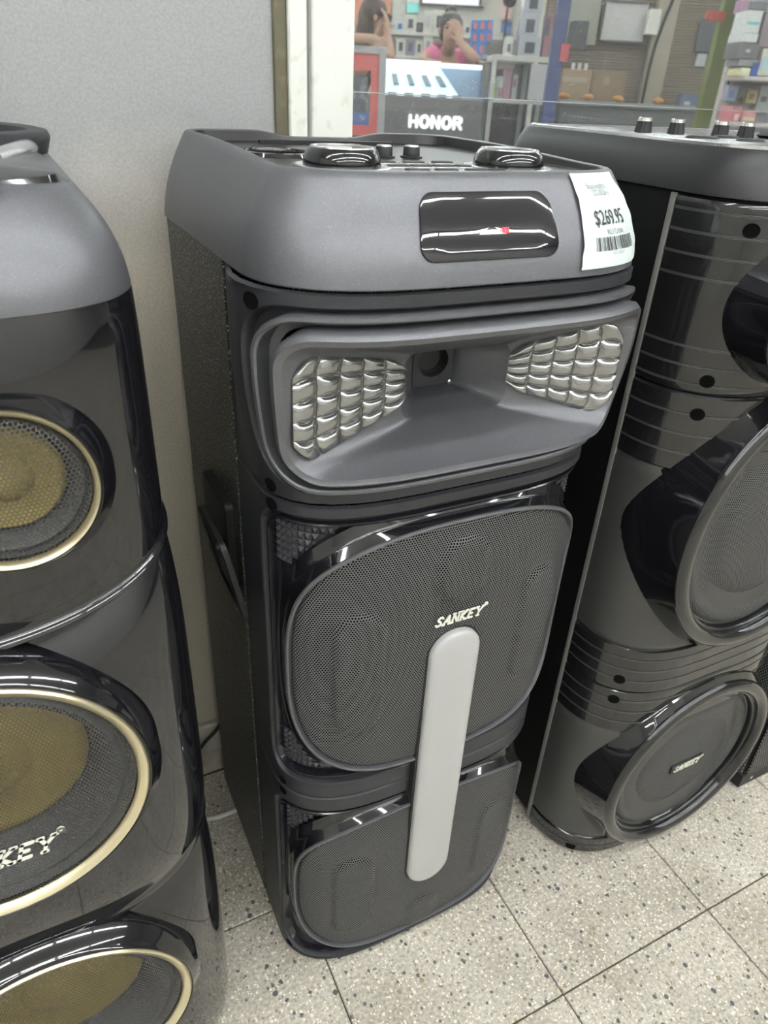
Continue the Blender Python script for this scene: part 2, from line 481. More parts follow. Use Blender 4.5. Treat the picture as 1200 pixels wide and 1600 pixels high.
M['surround'] = mat('rubber_surround', (.085, .085, .085), .45)
M['weave'] = stripes_mat('carbon_weave_strip', (.02, .02, .022), (.07, .07, .07), 260, .35, 'DIAGONAL')
M['cap_black'] = mat('satin_black_cap', (.020, .020, .022), .36, .1, .5, bump=(1400, .12), speck=(1500, (.06, .06, .06), .62, .1))
M['band'] = mat('gloss_black_band', (.012, .012, .013), .12, 0, .6, coat=.5, coat_rough=.06)
M['matte_band'] = mat('satin_grey_band', (.060, .060, .058), .40, .2, .5, bump=(1200, .1))
M['white_mark'] = mat('white_panel_marks', (.65, .65, .63), .5)

# ------------------------------------------------------------------ the room
M['terrazzo'] = terrazzo('terrazzo')
M['joint'] = mat('dark_tile_joint', (.10, .085, .06), .9, spec=.2)
def painted_light_panel(name):
    """board with light painted in: brighter cream low down, fading to cooler grey above"""
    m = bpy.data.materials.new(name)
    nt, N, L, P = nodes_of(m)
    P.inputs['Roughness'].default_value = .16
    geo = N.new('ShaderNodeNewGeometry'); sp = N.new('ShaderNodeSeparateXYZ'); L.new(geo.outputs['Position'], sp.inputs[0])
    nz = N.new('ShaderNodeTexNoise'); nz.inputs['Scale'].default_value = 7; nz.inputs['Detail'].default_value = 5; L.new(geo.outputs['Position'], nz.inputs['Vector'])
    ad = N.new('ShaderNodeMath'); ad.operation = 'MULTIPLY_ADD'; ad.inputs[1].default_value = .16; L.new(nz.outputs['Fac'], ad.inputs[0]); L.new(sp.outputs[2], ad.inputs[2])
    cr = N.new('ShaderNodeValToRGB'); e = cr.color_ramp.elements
    e[0].position = .86; e[0].color = (.56, .515, .425, 1); e[1].position = 1.0; e[1].color = (.305, .310, .310, 1)  # low part coloured lighter to make up for light missing between the speakers
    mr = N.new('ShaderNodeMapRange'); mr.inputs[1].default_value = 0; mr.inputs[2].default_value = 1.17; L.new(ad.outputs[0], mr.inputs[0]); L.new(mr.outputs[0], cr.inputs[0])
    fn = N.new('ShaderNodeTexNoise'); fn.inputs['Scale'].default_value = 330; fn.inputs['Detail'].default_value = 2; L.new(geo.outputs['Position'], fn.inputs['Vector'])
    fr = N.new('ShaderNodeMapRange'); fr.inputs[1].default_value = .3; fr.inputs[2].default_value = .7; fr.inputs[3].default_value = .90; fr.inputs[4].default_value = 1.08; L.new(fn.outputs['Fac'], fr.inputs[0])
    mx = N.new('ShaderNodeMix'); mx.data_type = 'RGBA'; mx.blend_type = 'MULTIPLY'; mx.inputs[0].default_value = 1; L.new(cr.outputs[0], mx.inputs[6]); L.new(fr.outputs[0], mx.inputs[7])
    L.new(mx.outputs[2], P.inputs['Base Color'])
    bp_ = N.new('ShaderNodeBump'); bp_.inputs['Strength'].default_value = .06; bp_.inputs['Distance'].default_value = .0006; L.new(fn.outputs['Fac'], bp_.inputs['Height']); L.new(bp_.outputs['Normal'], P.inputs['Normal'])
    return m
M['wallpanel'] = painted_light_panel('cream_grey_wall_panel')
M['whitewall'] = mat('white_wall_paint', (.72, .71, .67), .6)
M['ceil'] = mat('white_ceiling_board', (.80, .80, .78), .8)
M['base'] = mat('pale_skirting', (.50, .47, .40), .4, speck=(40, (.34, .31, .25), .5, .2))
M['jamb'] = mat('cream_painted_frame', (.72, .74, .68), .4, speck=(55, (.60, .60, .52), .6, .15))
M['seal'] = mat('olive_brown_seal', (.11, .10, .06), .5, speck=(60, (.14, .125, .075), .52, .1))
M['rail'] = mat('grey_aluminium_rail', (.42, .43, .44), .35, .6)
M['glass'] = glass_pane('dusty_window_glass')
M['tube'] = mat('lit_fluorescent_tube', (1, 1, 1), .5, emit=((.965, .99, 1.0), TUBE_STRENGTH))
M['fixture'] = mat('white_lamp_housing', (.8, .8, .8), .4)

def struct(o):
    o['kind'] = 'structure'; return o

RX0, RX1, RY0 = -3.2, 4.2, -3.6          # the shop room
SX0, SX1, SY1 = -3.2, 9.5, 9.0           # the arcade behind the window
floor = struct(MB().box(RX0, SX1, RY0, SY1, -.06, -.004).build('floor', M['joint'], None, 0))
TS, JX, JY = 0.2985, 0.2235, 0.336        # tile pitch and one joint crossing
g = .0011
tile_me = None
tiles = []
nx0, nx1 = math.floor((RX0 - JX) / TS), math.floor((RX1 - JX) / TS)
ny0 = math.floor((RY0 - JY) / TS)
far = MB()
for i in range(nx0, nx1 + 1):
    for j in range(ny0, 2):
        x, y = JX + i * TS, JY + j * TS
        near = -3 <= i <= 6 and -3 <= j <= 1
        y1 = min(y + TS - g, WALLY - .001)
        if near:
            o = MB().box(0, TS - 2 * g, 0, y1 - y - g, -.03, 0, .0012).build('tile', M['terrazzo'], floor, 0)
            o.location = (x + g, y + g, rnd.uniform(-.0004, .0003))
        else:
            far.box(x + g, x + TS - g, y + g, y1, -.03, -.0002)
fo = far.build('tile_field', M['terrazzo'], floor, 0); fo['kind'] = 'stuff'
M['arcade'] = mat('arcade_floor_tile', (.45, .44, .42), .25, speck=(30, (.38, .37, .35), .5, .2))
struct(MB().box(RX0, SX1, WALLY + .06, SY1, -.05, 0).build('floor_arcade', M['arcade'], None, 0))
struct(MB().box(RX0, SX1, RY0, SY1, CEIL, CEIL + .08).build('ceiling', M['ceil'], None, 0))
struct(MB().box(RX0 - .1, RX0, RY0, SY1, 0, CEIL).build('wall_left', M['whitewall'], None, 0))
struct(MB().box(RX0, SX1, RY0 - .1, RY0, 0, CEIL).build('wall_rear', M['whitewall'], None, 0))
struct(MB().box(SX1, SX1 + .1, RY0, SY1, 0, CEIL).build('wall_right', M['whitewall'], None, 0))
struct(MB().box(RX0, SX1, SY1, SY1 + .1, 0, CEIL).build('wall_far', M['whitewall'], None, 0))
# the partition with the panel on the left and the window on the right
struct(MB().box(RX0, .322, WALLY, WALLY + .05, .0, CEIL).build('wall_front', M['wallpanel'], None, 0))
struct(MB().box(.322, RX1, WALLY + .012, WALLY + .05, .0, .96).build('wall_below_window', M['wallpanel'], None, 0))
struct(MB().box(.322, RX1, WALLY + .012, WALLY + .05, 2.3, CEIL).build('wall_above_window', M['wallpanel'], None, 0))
bb = struct(MB().box(RX0, .322, WALLY - .012, WALLY, 0, .125, .003).build('baseboard_front', M['base'], None, 0))
fr = struct(empty('window_1', (0, 0, 0)))
MB().box(.322, .338, WALLY - .006, WALLY + .03, 0, 2.35, .002).build('gasket', M['seal'], fr)
MB().box(.338, .361, WALLY - .012, WALLY + .03, 0, 2.35, .003).build('stile', M['jamb'], fr)
MB().box(.361, .3655, WALLY - .004, WALLY + .03, 0, 2.35).build('rail_channel', M['rail'], fr)
MB().box(.3655, .420, WALLY - .016, WALLY + .03, 0, 2.35, .003).build('stile', M['jamb'], fr)
MB().box(.420, RX1, WALLY - .004, WALLY + .05, .945, .985, .003).build('sill', M['rail'], fr)
MB().box(.420, RX1, WALLY - .004, WALLY + .05, 2.29, 2.33, .003).build('head_rail', M['jamb'], fr)
MB().box(.420, RX1, WALLY + .014, WALLY + .020, .985, 2.29).build('pane', M['glass'], fr, 0)
MB().box(.420, RX1, WALLY + .0125, WALLY + .0145, 1.1278, 1.1290).build('pane_joint', M['rail'], fr, 0)

# ------------------------------------------------------------------ tube lights on the ceiling
def tube_light(x, y, L=1.2, vert=False, label='', z=CEIL):
    t = empty('tube_light', (x, y, z), math.pi / 2 if vert else 0)
    MB().box(-L / 2 - .03, L / 2 + .03, -.06, .06, -.05, 0, .008).build('housing', M['fixture'], t)
    for s in (-.03, .03):
        MB().lathe((-L / 2, s, -.066), 'x', [(.006, -.01), (.013, -.01), (.013, L + .01), (.006, L + .01)], 12).build('tube', M['tube'], t)
    tag(t, label, 'lamp', 'ceiling tube lights')
    return t
ORD = ['first', 'second', 'third', 'fourth', 'fifth']
for r_, y in enumerate((-.1, -1.35, -2.6)):
    for c_, x in enumerate((-1.9, -.55, .8, 2.15, 3.5)):
        tube_light(x, y, label=f'twin tube light on the shop ceiling, {ORD[r_]} row from the window, {ORD[c_]} from the left')
for r_, y in enumerate((2.2, 3.6, 5.0, 6.4, 7.8)):
    for c_, x in enumerate((-1.0, 1.4, 3.8, 6.2, 8.4)):
        tube_light(x, y, label=f'twin tube light over the phone arcade, {ORD[r_]} row from the window, {ORD[c_]} from the left')


# ------------------------------------------------------------------ the speaker in the middle
MX, MY = .366, .592
bow = Bow(.192, .080)
main = empty('tower_speaker', (MX, MY, 0))
tag(main, 'charcoal tower speaker with two LED lens panels, grey light bar and white price sticker', 'speaker', 'tower speakers along the wall')
SIDE = .075                                    # how far the plastic front wraps back along the sides
AE = bow.L + SIDE

# cabinet of vinyl-covered board behind the plastic front
cb = MB()
def plan(hw, y0, y1, z, r=.012):
    return [(-hw, y0, z), (hw, y0, z), (hw, y1 - r, z), (hw - r, y1, z), (-hw + r, y1, z), (-hw, y1 - r, z)]
cb.loft([plan(.1940, SIDE - .004, .318, z) for z in (.018, .022, .996)], True, True)
cb.build('cabinet', M['vinyl'], main, 30)
for sx in (-1, 1):
    for sy in (.02, .28):
        MB().lathe((sx * .15, sy, 0), 'z', [(.016, 0), (.018, .004), (.018, .019)], 20).build('foot', M['rubber'], main)

def full_rect(z0, z1):
    return rrect(0, (z0 + z1) / 2, AE, (z1 - z0) / 2, .0015)
def lip(z):                                     # the upper part of the front stands a little prouder
    return .013 * sstep(.80, .93, z)
fu = lambda a, z, d: bow(a, z, d + lip(z) * (1 if abs(a) < bow.L + .02 else max(0, 1 - (abs(a) - bow.L - .02) / .04)))

# --- upper front with the horn opening
HB0, HB1 = .7985, .9965
LH = bow.L
G1 = rrect(0, .898, .2215, .086, (.058, .058, .044, .044))
def ins(o, d): return offset_outline(o, -d)
up_front = bow_loft('upper_front', fu, [
    (full_rect(HB0, HB1), -.004), (offset_outline(full_rect(HB0, HB1), -.002), 0), (offset_outline(G1, .0012), 0), (G1, -.0015), (ins(G1, .002), -.010), (ins(G1, .010), -.011)],
    [2, 14, 1, 2, 2], M['paint_dark'], main)
R1 = rrect(0, .8965, .2050, .0835, (.050, .050, .040, .040))
bow_loft('horn_rim', fu, [(R1, -.012), (R1, .004), (ins(R1, .0012), .0062), (ins(R1, .0042), .0065), (ins(R1, .0058), .005), (ins(R1, .0062), -.010), (ins(R1, .014), -.012)],
         [2, 1, 1, 1, 2, 2], M['paint'], main)
# horn: frame, flared mouth and throat
F1 = rrect(0, .8970, .1860, .0720, (.040, .040, .032, .032))
F2 = ins(F1, .0050)
def horn_pts(o, shrink, y, cx=0.0, cz=.0):
    return o
horn_open = ins(F1, .0100)
NO = len(horn_open)
# mouth ring -> throat ring, in plain space
def rect_like(hw, z0, z1, y, r=.006):
    return [(x, y, z) for x, z in rrect(0, (z0 + z1) / 2, hw, (z1 - z0) / 2, r)]
ring_front = [fu(a, z, .0145) for a, z in horn_open]
ringA = rect_like(.060, .8610, .9270, -.040, .014)
ringB = rect_like(.0245, .8715, .9165, .006, .004)
ringC = rect_like(.0238, .8725, .9160, .009, .003)
def mix(r0, r1, t, e=1.0):
    return [tuple(p[k] + (q[k] - p[k]) * (t ** (e if k == 1 else 1)) for k in range(3)) for p, q in zip(r0, r1)]
hm = MB()
rf0 = [fu(a, z, -.010) for a, z in F1]; rf1 = [fu(a, z, .0105) for a, z in F1]; rf2 = [fu(a, z, .0135) for a, z in ins(F1, .002)]
rf3 = [fu(a, z, .0165) for a, z in F2]
rings = [rf0, rf1, rf2, rf3, [fu(a, z, .0155) for a, z in ins(F2, .0015)]]
for k in range(0, 9): rings.append(mix(ring_front, ringA, k / 9, .8))
for k in range(0, 8): rings.append(mix(ringA, ringB, k / 8))
rings += [ringB, ringC]
hm.loft(rings, False, False)
horn = hm.build('horn', M['paint'], main, 40)
# throat plate with the driver hole
tp = MB()
hole_o = [(.0175 * math.cos(t), .8985 + .0165 * math.sin(t)) for t in [2 * math.pi * k / 40 for k in range(40)]]
sq = []
for k in range(40):
    t = 2 * math.pi * k / 40; c, s = math.cos(t), math.sin(t); q = 1 / max(abs(c), abs(s))
    sq.append((.0236 * q * c, .8945 + .0220 * q * s))
tp.loft([[(x, .0075, z) for x, z in sq], [(x * .99, .0065, .8985 + (z - .8985) * .99) for x, z in sq], [(x, .0065, z) for x, z in hole_o], [(x * .97, .013, .8985 + (z - .8985) * .97) for x, z in hole_o], [(x * .97, .04, .8985 + (z - .8985) * .97) for x, z in hole_o]], False, True)
tpo = tp.build('throat_plate', M['paint_dark'], horn, 40)
MB().lathe((0, .016, .8985), '-y', [(.0168, 0), (.0168, .0005), (.013, .001), (.012, -.006), (.006, -.008), (.003, -.0075), (.0001, -.007)], 32).build('driver', M['black'], horn)
MB().lathe((.0200, .0055, .8755), '-y', [(.0022, -.001), (.0022, .0012), (.0005, .002)], 12).build('screw', M['chrome'], horn)

# LED lens panels: 5 x 5 pillow facets each
def lens_panel(sgn):
    lp = empty('led_panel', (0, 0, 0)); lp.parent = main
    # outline corners: outer bottom, inner bottom, inner top, outer top  (x, z)
    # curve in plan from the outer end (on the bow) to the inner end (deeper)
    zo0, zo1, zi0, zi1 = .8455, .9475, .8775, .9225
    xo, xi = .1790, .0570
    yo, yi = -.0685, -.0420
    def base(u, v):
        # u 0 outer -> 1 inner, v 0 bottom -> 1 top
        zb = zo0 + (zi0 - zo0) * max(0.0, u * 1.10 - .10); zt = zo1 + (zi1 - zo1) * max(0.0, u * 1.08 - .08)
        ro = .16
        e = max(0, 1 - v / ro) ** 2 + max(0, 1 - (1 - v) / ro) ** 2
        uu = u + .085 * e * (1 - u) ** 2 - .05 * e * u ** 2
        ev = .10 * max(0, 1 - u / .16) ** 2 + .10 * max(0, 1 - (1 - u) / .12) ** 2
        vv = v + ev * (1 - v) ** 2 - ev * v ** 2
        z = zb + (zt - zb) * vv
        return Vector((sgn * (xo + (xi - xo) * uu), yo + (yi - yo) * uu ** .8, z))
    # backing sheet
    vs = []; fs = []
    K = 20
    for j in range(K + 1):
        for i in range(K + 1):
            vs.append(base(i / K, j / K) + Vector((0, .0006, 0)))
    for j in range(K):
        for i in range(K):
            q = (j * (K + 1) + i, j * (K + 1) + i + 1, (j + 1) * (K + 1) + i + 1, (j + 1) * (K + 1) + i)
            fs.append(q if sgn > 0 else q[::-1])
    mesh_obj('lens_backing', vs, fs, M['led_seam'], lp, 40)
    k = 8
    for ci in range(5):
        for cj in range(5):
            vs = []; fs = []
            u0, u1 = ci / 5 + .003, (ci + 1) / 5 - .003; v0, v1 = cj / 5 + .004, (cj + 1) / 5 - .004
            for j in range(k + 1):
                for i in range(k + 1):
                    u = u0 + (u1 - u0) * i / k; v = v0 + (v1 - v0) * j / k
                    p = base(u, v)
                    hx, hz = 1 - abs(2 * i / k - 1) ** 2.6, 1 - abs(2 * j / k - 1) ** 2.6
                    wob = noise.noise(Vector((ci * 3.1 + i * .35, cj * 2.7 + j * .35, sgn * 5))) * .0010
                    p.y -= .0050 * (hx * hz) ** .6 + wob * hx * hz
                    vs.append(p)
            for j in range(k):
                for i in range(k):
                    q = (j * (k + 1) + i, j * (k + 1) + i + 1, (j + 1) * (k + 1) + i + 1, (j + 1) * (k + 1) + i)
                    fs.append(q if sgn < 0 else q[::-1])
            mesh_obj('lens_facet', vs, fs, M['led'], lp, 60)
for s_ in (-1, 1): lens_panel(s_)

# --- woofer fronts
def capsule(a, z, ca, z0, z1, r):
    dz = max(z0 - z, 0, z - z1); return math.hypot(a - ca, dz) - r
def front_section(name, z0, z1, tray, gc, gh, emb, tr=(.034,) * 4, gn=2.9, gha=.1885):
    tz0, tz1 = tray
    T = rrect(0, (tz0 + tz1) / 2, LH - .002, (tz1 - tz0) / 2, tr)
    G = superell(0, gc, gha, gh, gn, T and [((p[0]) / (LH), (p[1] - (tz0 + tz1) / 2) / ((tz1 - tz0) / 2)) for p in T])
    fo = bow_loft(name, bow, [(full_rect(z0, z1), -.004), (offset_outline(full_rect(z0, z1), -.002), 0), (offset_outline(T, .0015), 0), (T, -.001), (ins(T, .0025), -.009), (ins(T, .008), -.010)],
                  [2, 14, 1, 2, 2], M['paint_dark'], main)
    # glossy tray with a raised outer edge
    T2 = ins(T, .0075)
    GO = [(p[0] + (q[0] - p[0]) * .0, p[1]) for p, q in zip(G, G)]
    trim_out = superell(0, gc, gha + .030, gh + .024, gn - .35, [((p[0]) / LH, (p[1] - (tz0 + tz1) / 2) / ((tz1 - tz0) / 2)) for p in T])
    T3 = ins(T2, .004)
    # keep the trim ring inside the tray
    lim_a = LH - .012; lim0, lim1 = tz0 + .010, tz1 - .010
    trim_out = [(max(-lim_a, min(lim_a, p[0])), max(lim0, min(lim1, p[1]))) for p in trim_out]
    tray_o = bow_loft('tray', bow, [(T2, -.012), (T2, -.004), (ins(T2, .0012), -.0025), (ins(T2, .0026), -.003), (T3, -.012), (trim_out, -.0125)], [1, 1, 1, 2, 8], M['gloss_soft'], main)
    trim = bow_loft('grille_trim', bow, [(trim_out, -.0128), (trim_out, -.008), ([(p[0] * .45 + q[0] * .55, p[1] * .45 + q[1] * .55) for p, q in zip(trim_out, G)], -.0035),
                    ([(p[0] * .06 + q[0] * .94, p[1] * .06 + q[1] * .94) for p, q in zip(trim_out, G)], .0065)], [1, 5, 5], M['gloss'], main)
    rim = bow_loft('grille_rim', bow, [(G and ([(p[0] * .08 + q[0] * .92, p[1] * .08 + q[1] * .92) for p, q in zip(trim_out, G)]), .003), (offset_outline(G, .0008), .0085), (ins(G, .0012), .0092), (ins(G, .0030), .0085), (ins(G, .0034), .002)], [2, 1, 1, 2], M['paint'], main)
    G2 = ins(G, .0034)
    def h(a, z):
        # gentle dome and the embossed shapes pressed into the sheet
        ra = min(1, math.hypot(a / gha, (z - gc) / gh))
        v = .004 * (1 - ra ** 3)
        for (ca, e0, e1, r, hh) in emb:
            d = capsule(a, z, ca, e0, e1, r); v += hh * (1 - sstep(-.0035, .0035, d))
        v -= .004 * sstep(.93, 1.0, ra) * 0
        return v
    gr = bow_loft('grille', bow, [(G2, .0022), (ins(G2, .004), .0058)], [3], M['grille'], main, cap_to=(0, gc), cap_steps=90, height=lambda a, z: h(a, z), smooth=80)
    # screw holes near the corners
    return fo, G, T

def recess_hole(a, z, r, f=bow, mat_='hole', parent=None, d0=.0006, elong=1.0):
    o = [(a + r * elong * math.cos(t), z + r * math.sin(t)) for t in [2 * math.pi * k / 24 for k in range(24)]]
    pts = [f(p[0], p[1], d0) for p in o]
    n = len(pts)
    vs = [f(a + (p[0] - a) * 1.16, z + (p[1] - z) * 1.16, d0) for p in o] + pts + [f(a + (p[0] - a) * .9, z + (p[1] - z) * .9, d0 - .0004) for p in o]
    fs = []
    for k in range(2):
        for i in range(n): fs.append((k * n + i, k * n + (i + 1) % n, (k + 1) * n + (i + 1) % n, (k + 1) * n + i))
    fs.append(tuple(range(2 * n, 3 * n)))
    return mesh_obj('screw_hole', vs, fs, M[mat_], parent or main, 0)

emb1 = [(-.114, .530, .645, .026, .0045), (.114, .530, .645, .026, .0045), (0, .690, .712, .029, .0045)]
f1, G_1, T_1 = front_section('middle_front', .3805, .7965, (.4065, .7835), .5925, .172, emb1)
emb2 = [(-.110, .115, .232, .026, .0040), (.110, .115, .232, .026, .0040), (0, .052, .085, .022, .0040)]
f2, G_2, T_2 = front_section('lower_front', .006, .3785, (.014, .3535), .186, .150, emb2, tr=(.05, .05, .03, .03), gn=3.0)
for z, aa in ((.9835, .2), (.8095, .2), (.7885, .2), (.3905, .2), (.3705, .2), (.020, .185)):
    for s in (-1, 1):
        recess_hole(s * (LH - .026), z, .0062 if z > .5 else .0052, fu if z > .8 else bow, elong=1.1)

# diamond-embossed corner plates behind the grille trim
def pyramids(corner_a, corner_z, sa, sz, G, gc, gha, gh, T, step=.0085, ni=15, nj=6):
    mb = MB(); n = 0
    for i in range(ni):
        for j in range(nj):
            a = corner_a + sa * (i + .5) * step; z = corner_z + sz * (j + .5) * step
            q = (abs(a / (gha + .030)) ** 2.55 + abs((z - gc) / (gh + .024)) ** 2.55)
            if q < 1.04: continue
            h = step / 2
            c = [bow(a - h, z - h, -.0115), bow(a + h, z - h, -.0115), bow(a + h, z + h, -.0115), bow(a - h, z + h, -.0115), bow(a, z, -.0080)]
            mb.add(c, [(0, 1, 4), (1, 2, 4), (2, 3, 4), (3, 0, 4)]); n += 1
    if n:
        o = mb.build('diamond_plate', M['paint_dark'], main, 0)
for (gc, gha, gh, t0, t1, G) in ((.5925, .1885, .172, .4065, .7835, G_1), (.186, .1885, .150, .014, .3535, G_2)):
    for sa in (-1, 1):
        pyramids(sa * (LH - .016), t1 - .015, -sa, -1, G, gc, gha, gh, None)
        if t0 > .1: pyramids(sa * (LH - .016), t0 + .015, -sa, 1, G, gc, gha, gh, None)

# light bar down the middle, in its dark channel
BZ0, BZ1, BW = .160, .622, .0325
bar_o = rrect(0, (BZ0 + BZ1) / 2, BW, (BZ1 - BZ0) / 2, BW - .001)
chan = offset_outline(bar_o, .0034)
bow_loft('bar_channel', bow, [(offset_outline(chan, .001), -.012), (chan, .0095), (ins(chan, .001), .0105), (ins(chan, .0030), .0100), (ins(chan, .0034), -.004)], [1, 1, 1, 1], M['black'], main, smooth=40)
def bar_h(a, z): return .0035 * (1 - (a / BW) ** 2)
bow_loft('light_bar', bow, [(bar_o, .000), (bar_o, .0135), (ins(bar_o, .0012), .0158), (ins(bar_o, .0035), .0172), (ins(bar_o, .008), .0180)], [2, 2, 2, 3], M['bar'], main, cap_to=(0, (BZ0 + BZ1) / 2), cap_steps=14, height=lambda a, z: .002 * (1 - (a / BW) ** 2), smooth=50)

# brand lettering (bold slanted capitals with slab serifs)
def sankey(fn, parent, width, name='brand_letters', m='logo'):
    gl = {
        'S': [[(.62, .80), (.50, .93), (.28, .93), (.14, .80), (.20, .62), (.48, .45), (.58, .28), (.48, .10), (.26, .06), (.08, .18)]],
        'A': [[(.04, .06), (.38, .95), (.66, .06)], [(.18, .36), (.54, .36)]],
        'N': [[(.10, .06), (.10, .94), (.62, .06), (.62, .94)]],
        'K': [[(.12, .06), (.12, .94)], [(.60, .94), (.14, .46), (.62, .06)]],
        'E': [[(.56, .94), (.12, .94), (.12, .06), (.58, .06)], [(.12, .50), (.44, .50)]],
        'Y': [[(.04, .94), (.34, .48), (.34, .06)], [(.64, .94), (.34, .48)]],
    }
    serif = {'S': [], 'A': [(.04, .05), (.66, .05)], 'N': [(.10, .05), (.10, .95), (.62, .95)], 'K': [(.12, .05), (.12, .95), (.60, .95), (.63, .05)],
             'E': [], 'Y': [(.04, .95), (.64, .95), (.34, .05)]}
    s = width / 5.0
    root = None
    V = []; F = []
    for k, ch in enumerate('SANKEY'):
        pl = gl[ch] + [[(x - .11, z), (x + .11, z)] for x, z in serif[ch]]
        v, f = strokes(pl, .085, 4); n = len(V)
        V += [((x + z * .30 + k * .82 - 2.55) * s, (z - .5) * s) for x, z in v]; F += [tuple(i + n for i in ff) for ff in f]
    ring = [[(math.cos(t) * .13, math.sin(t) * .13) for t in [2 * math.pi * i / 10 for i in range(11)]]]
    v, f = strokes(ring, .045, 3); n = len(V)
    V += [((x + 2.75) * s, (z + .62) * s) for x, z in v]; F += [tuple(i + n for i in ff) for ff in f]
    return mapped_print(name, V, F, fn, M[m], parent, .0012)
sankey(lambda x, z, d: bow(x, .6415 + z, .0128 + d), main, .062)

# --- top console
def cap_params(t):
    # t 0 at the bottom edge .. 1 at the top edge
    hw = .1995 - .007 * t - .025 * t ** 2.2
    B = .0935 - .010 * t - .032 * t ** 2.0
    return hw, B
CZ0, CZ1, CYB = .9985, 1.0800, .318
def rise(x, y):
    s = sstep(-.03, .20, y) * .006
    c = sstep(.035, .085, abs(x))
    return s * (c if y > .25 else 1)
def cap_pt(a, t, d=0.0, z=None):
    s, c = bow.sc(a)
    hw, B = cap_params(t)
    x, y = hw * s, -B * c
    # outward direction in plan and up the slope
    e = .004
    s2, c2 = bow.sc(a + e); s1, c1 = bow.sc(a - e)
    tx, ty = hw * (s2 - s1), -B * (c2 - c1); l = math.hypot(tx, ty) or 1
    nx, ny = ty / l, -tx / l
    zz = CZ0 + (CZ1 - CZ0) * t
    return (x + nx * d, y + ny * d, zz + d * .35)
def cap_ring(t, z, inset=0.0, dz=None, flat=None):
    hw, B = cap_params(t); hw -= inset; B -= inset
    pts = []
    nb = 64
    for i in range(nb + 1):
        a = -bow.L + 2 * bow.L * i / nb
        s, c = bow.sc(a); pts.append((hw * s, -B * c))
    yb = CYB - inset
    for k in range(1, 13): pts.append((hw, (yb - .03) * k / 12))
    for k in range(1, 6):
        th = math.pi / 2 * k / 5; pts.append((hw - .03 + .03 * math.cos(th), yb - .03 + .03 * math.sin(th)))
    for k in range(1, 24): pts.append(((hw - .03) * (1 - 2 * k / 24), yb))
    for k in range(0, 6):
        th = math.pi / 2 * k / 5; pts.append((-hw + .03 - .03 * math.sin(th), yb - .03 + .03 * math.cos(th)))
    for k in range(1, 12): pts.append((-hw, (yb - .03) * (1 - k / 12)))
    return [(x, y, z + (rise(x, y) * dz if dz else 0)) for x, y in pts]
cm = MB()
rings = [cap_ring(0, CZ0, .010), cap_ring(0, CZ0, .0008), cap_ring(0, CZ0 + .0012)]
for k in range(1, 13):
    t = k / 13; rings.append(cap_ring(t, CZ0 + (CZ1 - CZ0) * t, 0, t ** 3))
rings += [cap_ring(.975, CZ1 - .002, .0, 1), cap_ring(1, CZ1 - .0004, .0012, 1), cap_ring(1, CZ1, .0032, 1), cap_ring(1, CZ1 - .0006, .0052, 1), cap_ring(1, CZ1 - .0016, .0062, 1)]
cm.loft(rings, True, False)
console = cm.build('console', M['paint'], main, 32)
cm2 = MB()
PZ = 1.0735
cm2.loft([cap_ring(1, CZ1 - .001, .0058, 1), cap_ring(1, PZ + .001, .0075), cap_ring(1, PZ, .009)], False, True)
panel = cm2.build('control_panel', mat('satin_black_panel', (.012, .012, .013), .32), main, 32)

def ell_ring(o, y):
    return [(x, y, z) for x, z in o]
# display window in the console face
def face_outline(a0, a1, t0, t1, r):
    o = rrect((a0 + a1) / 2, (t0 + t1) / 2, abs(a1 - a0) / 2, abs(t1 - t0) / 2, r, 10, 6)
    return o
def face_loft(name, rings, mat_, parent, cap=True):
    # rings in metres: (u along the front, w up the slope)
    H = CZ1 - CZ0
    vs = []; fs = []
    n = len(rings[0][0])
    full = list(rings)
    if cap:
        o, d = rings[-1]; cx = sum(p[0] for p in o) / n; cz = sum(p[1] for p in o) / n
        for s in (.75, .5, .25, .01): full.append(([(cx + (p[0] - cx) * s, cz + (p[1] - cz) * s) for p in o], d))
    for o, d in full: vs += [cap_pt(a, w / H, d) for a, w in o]
    for k in range(len(full) - 1):
        for i in range(n): fs.append((k * n + i, k * n + (i + 1) % n, (k + 1) * n + (i + 1) % n, (k + 1) * n + i))
    return mesh_obj(name, vs, fs, mat_, parent, 30)
DW = rrect(-.009, .0435, .0665, .0240, .0125, 20, 6)
dsp = face_loft('display_window', [(offset_outline(DW, .0004), .0002), (DW, .0016), (offset_outline(DW, -.0012), .0020)], M['display'], main)
dig = []
for k, (du, hgt) in enumerate(((-.0040, .0008), (-.0020, .0020), (-.0002, .0020), (.0018, .0020), (.0036, .0020))):
    u = .003 + du; w = .0400
    vs = [cap_pt(u - .0005, (w - hgt) / (CZ1 - CZ0), .0024), cap_pt(u + .0006, (w - hgt) / (CZ1 - CZ0), .0024), cap_pt(u + .0006, (w + hgt) / (CZ1 - CZ0), .0024), cap_pt(u - .0006, (w + hgt) / (CZ1 - CZ0), .0024)]
    mesh_obj('digit', vs, [(0, 1, 2, 3)], M['red_led'], dsp, 0)

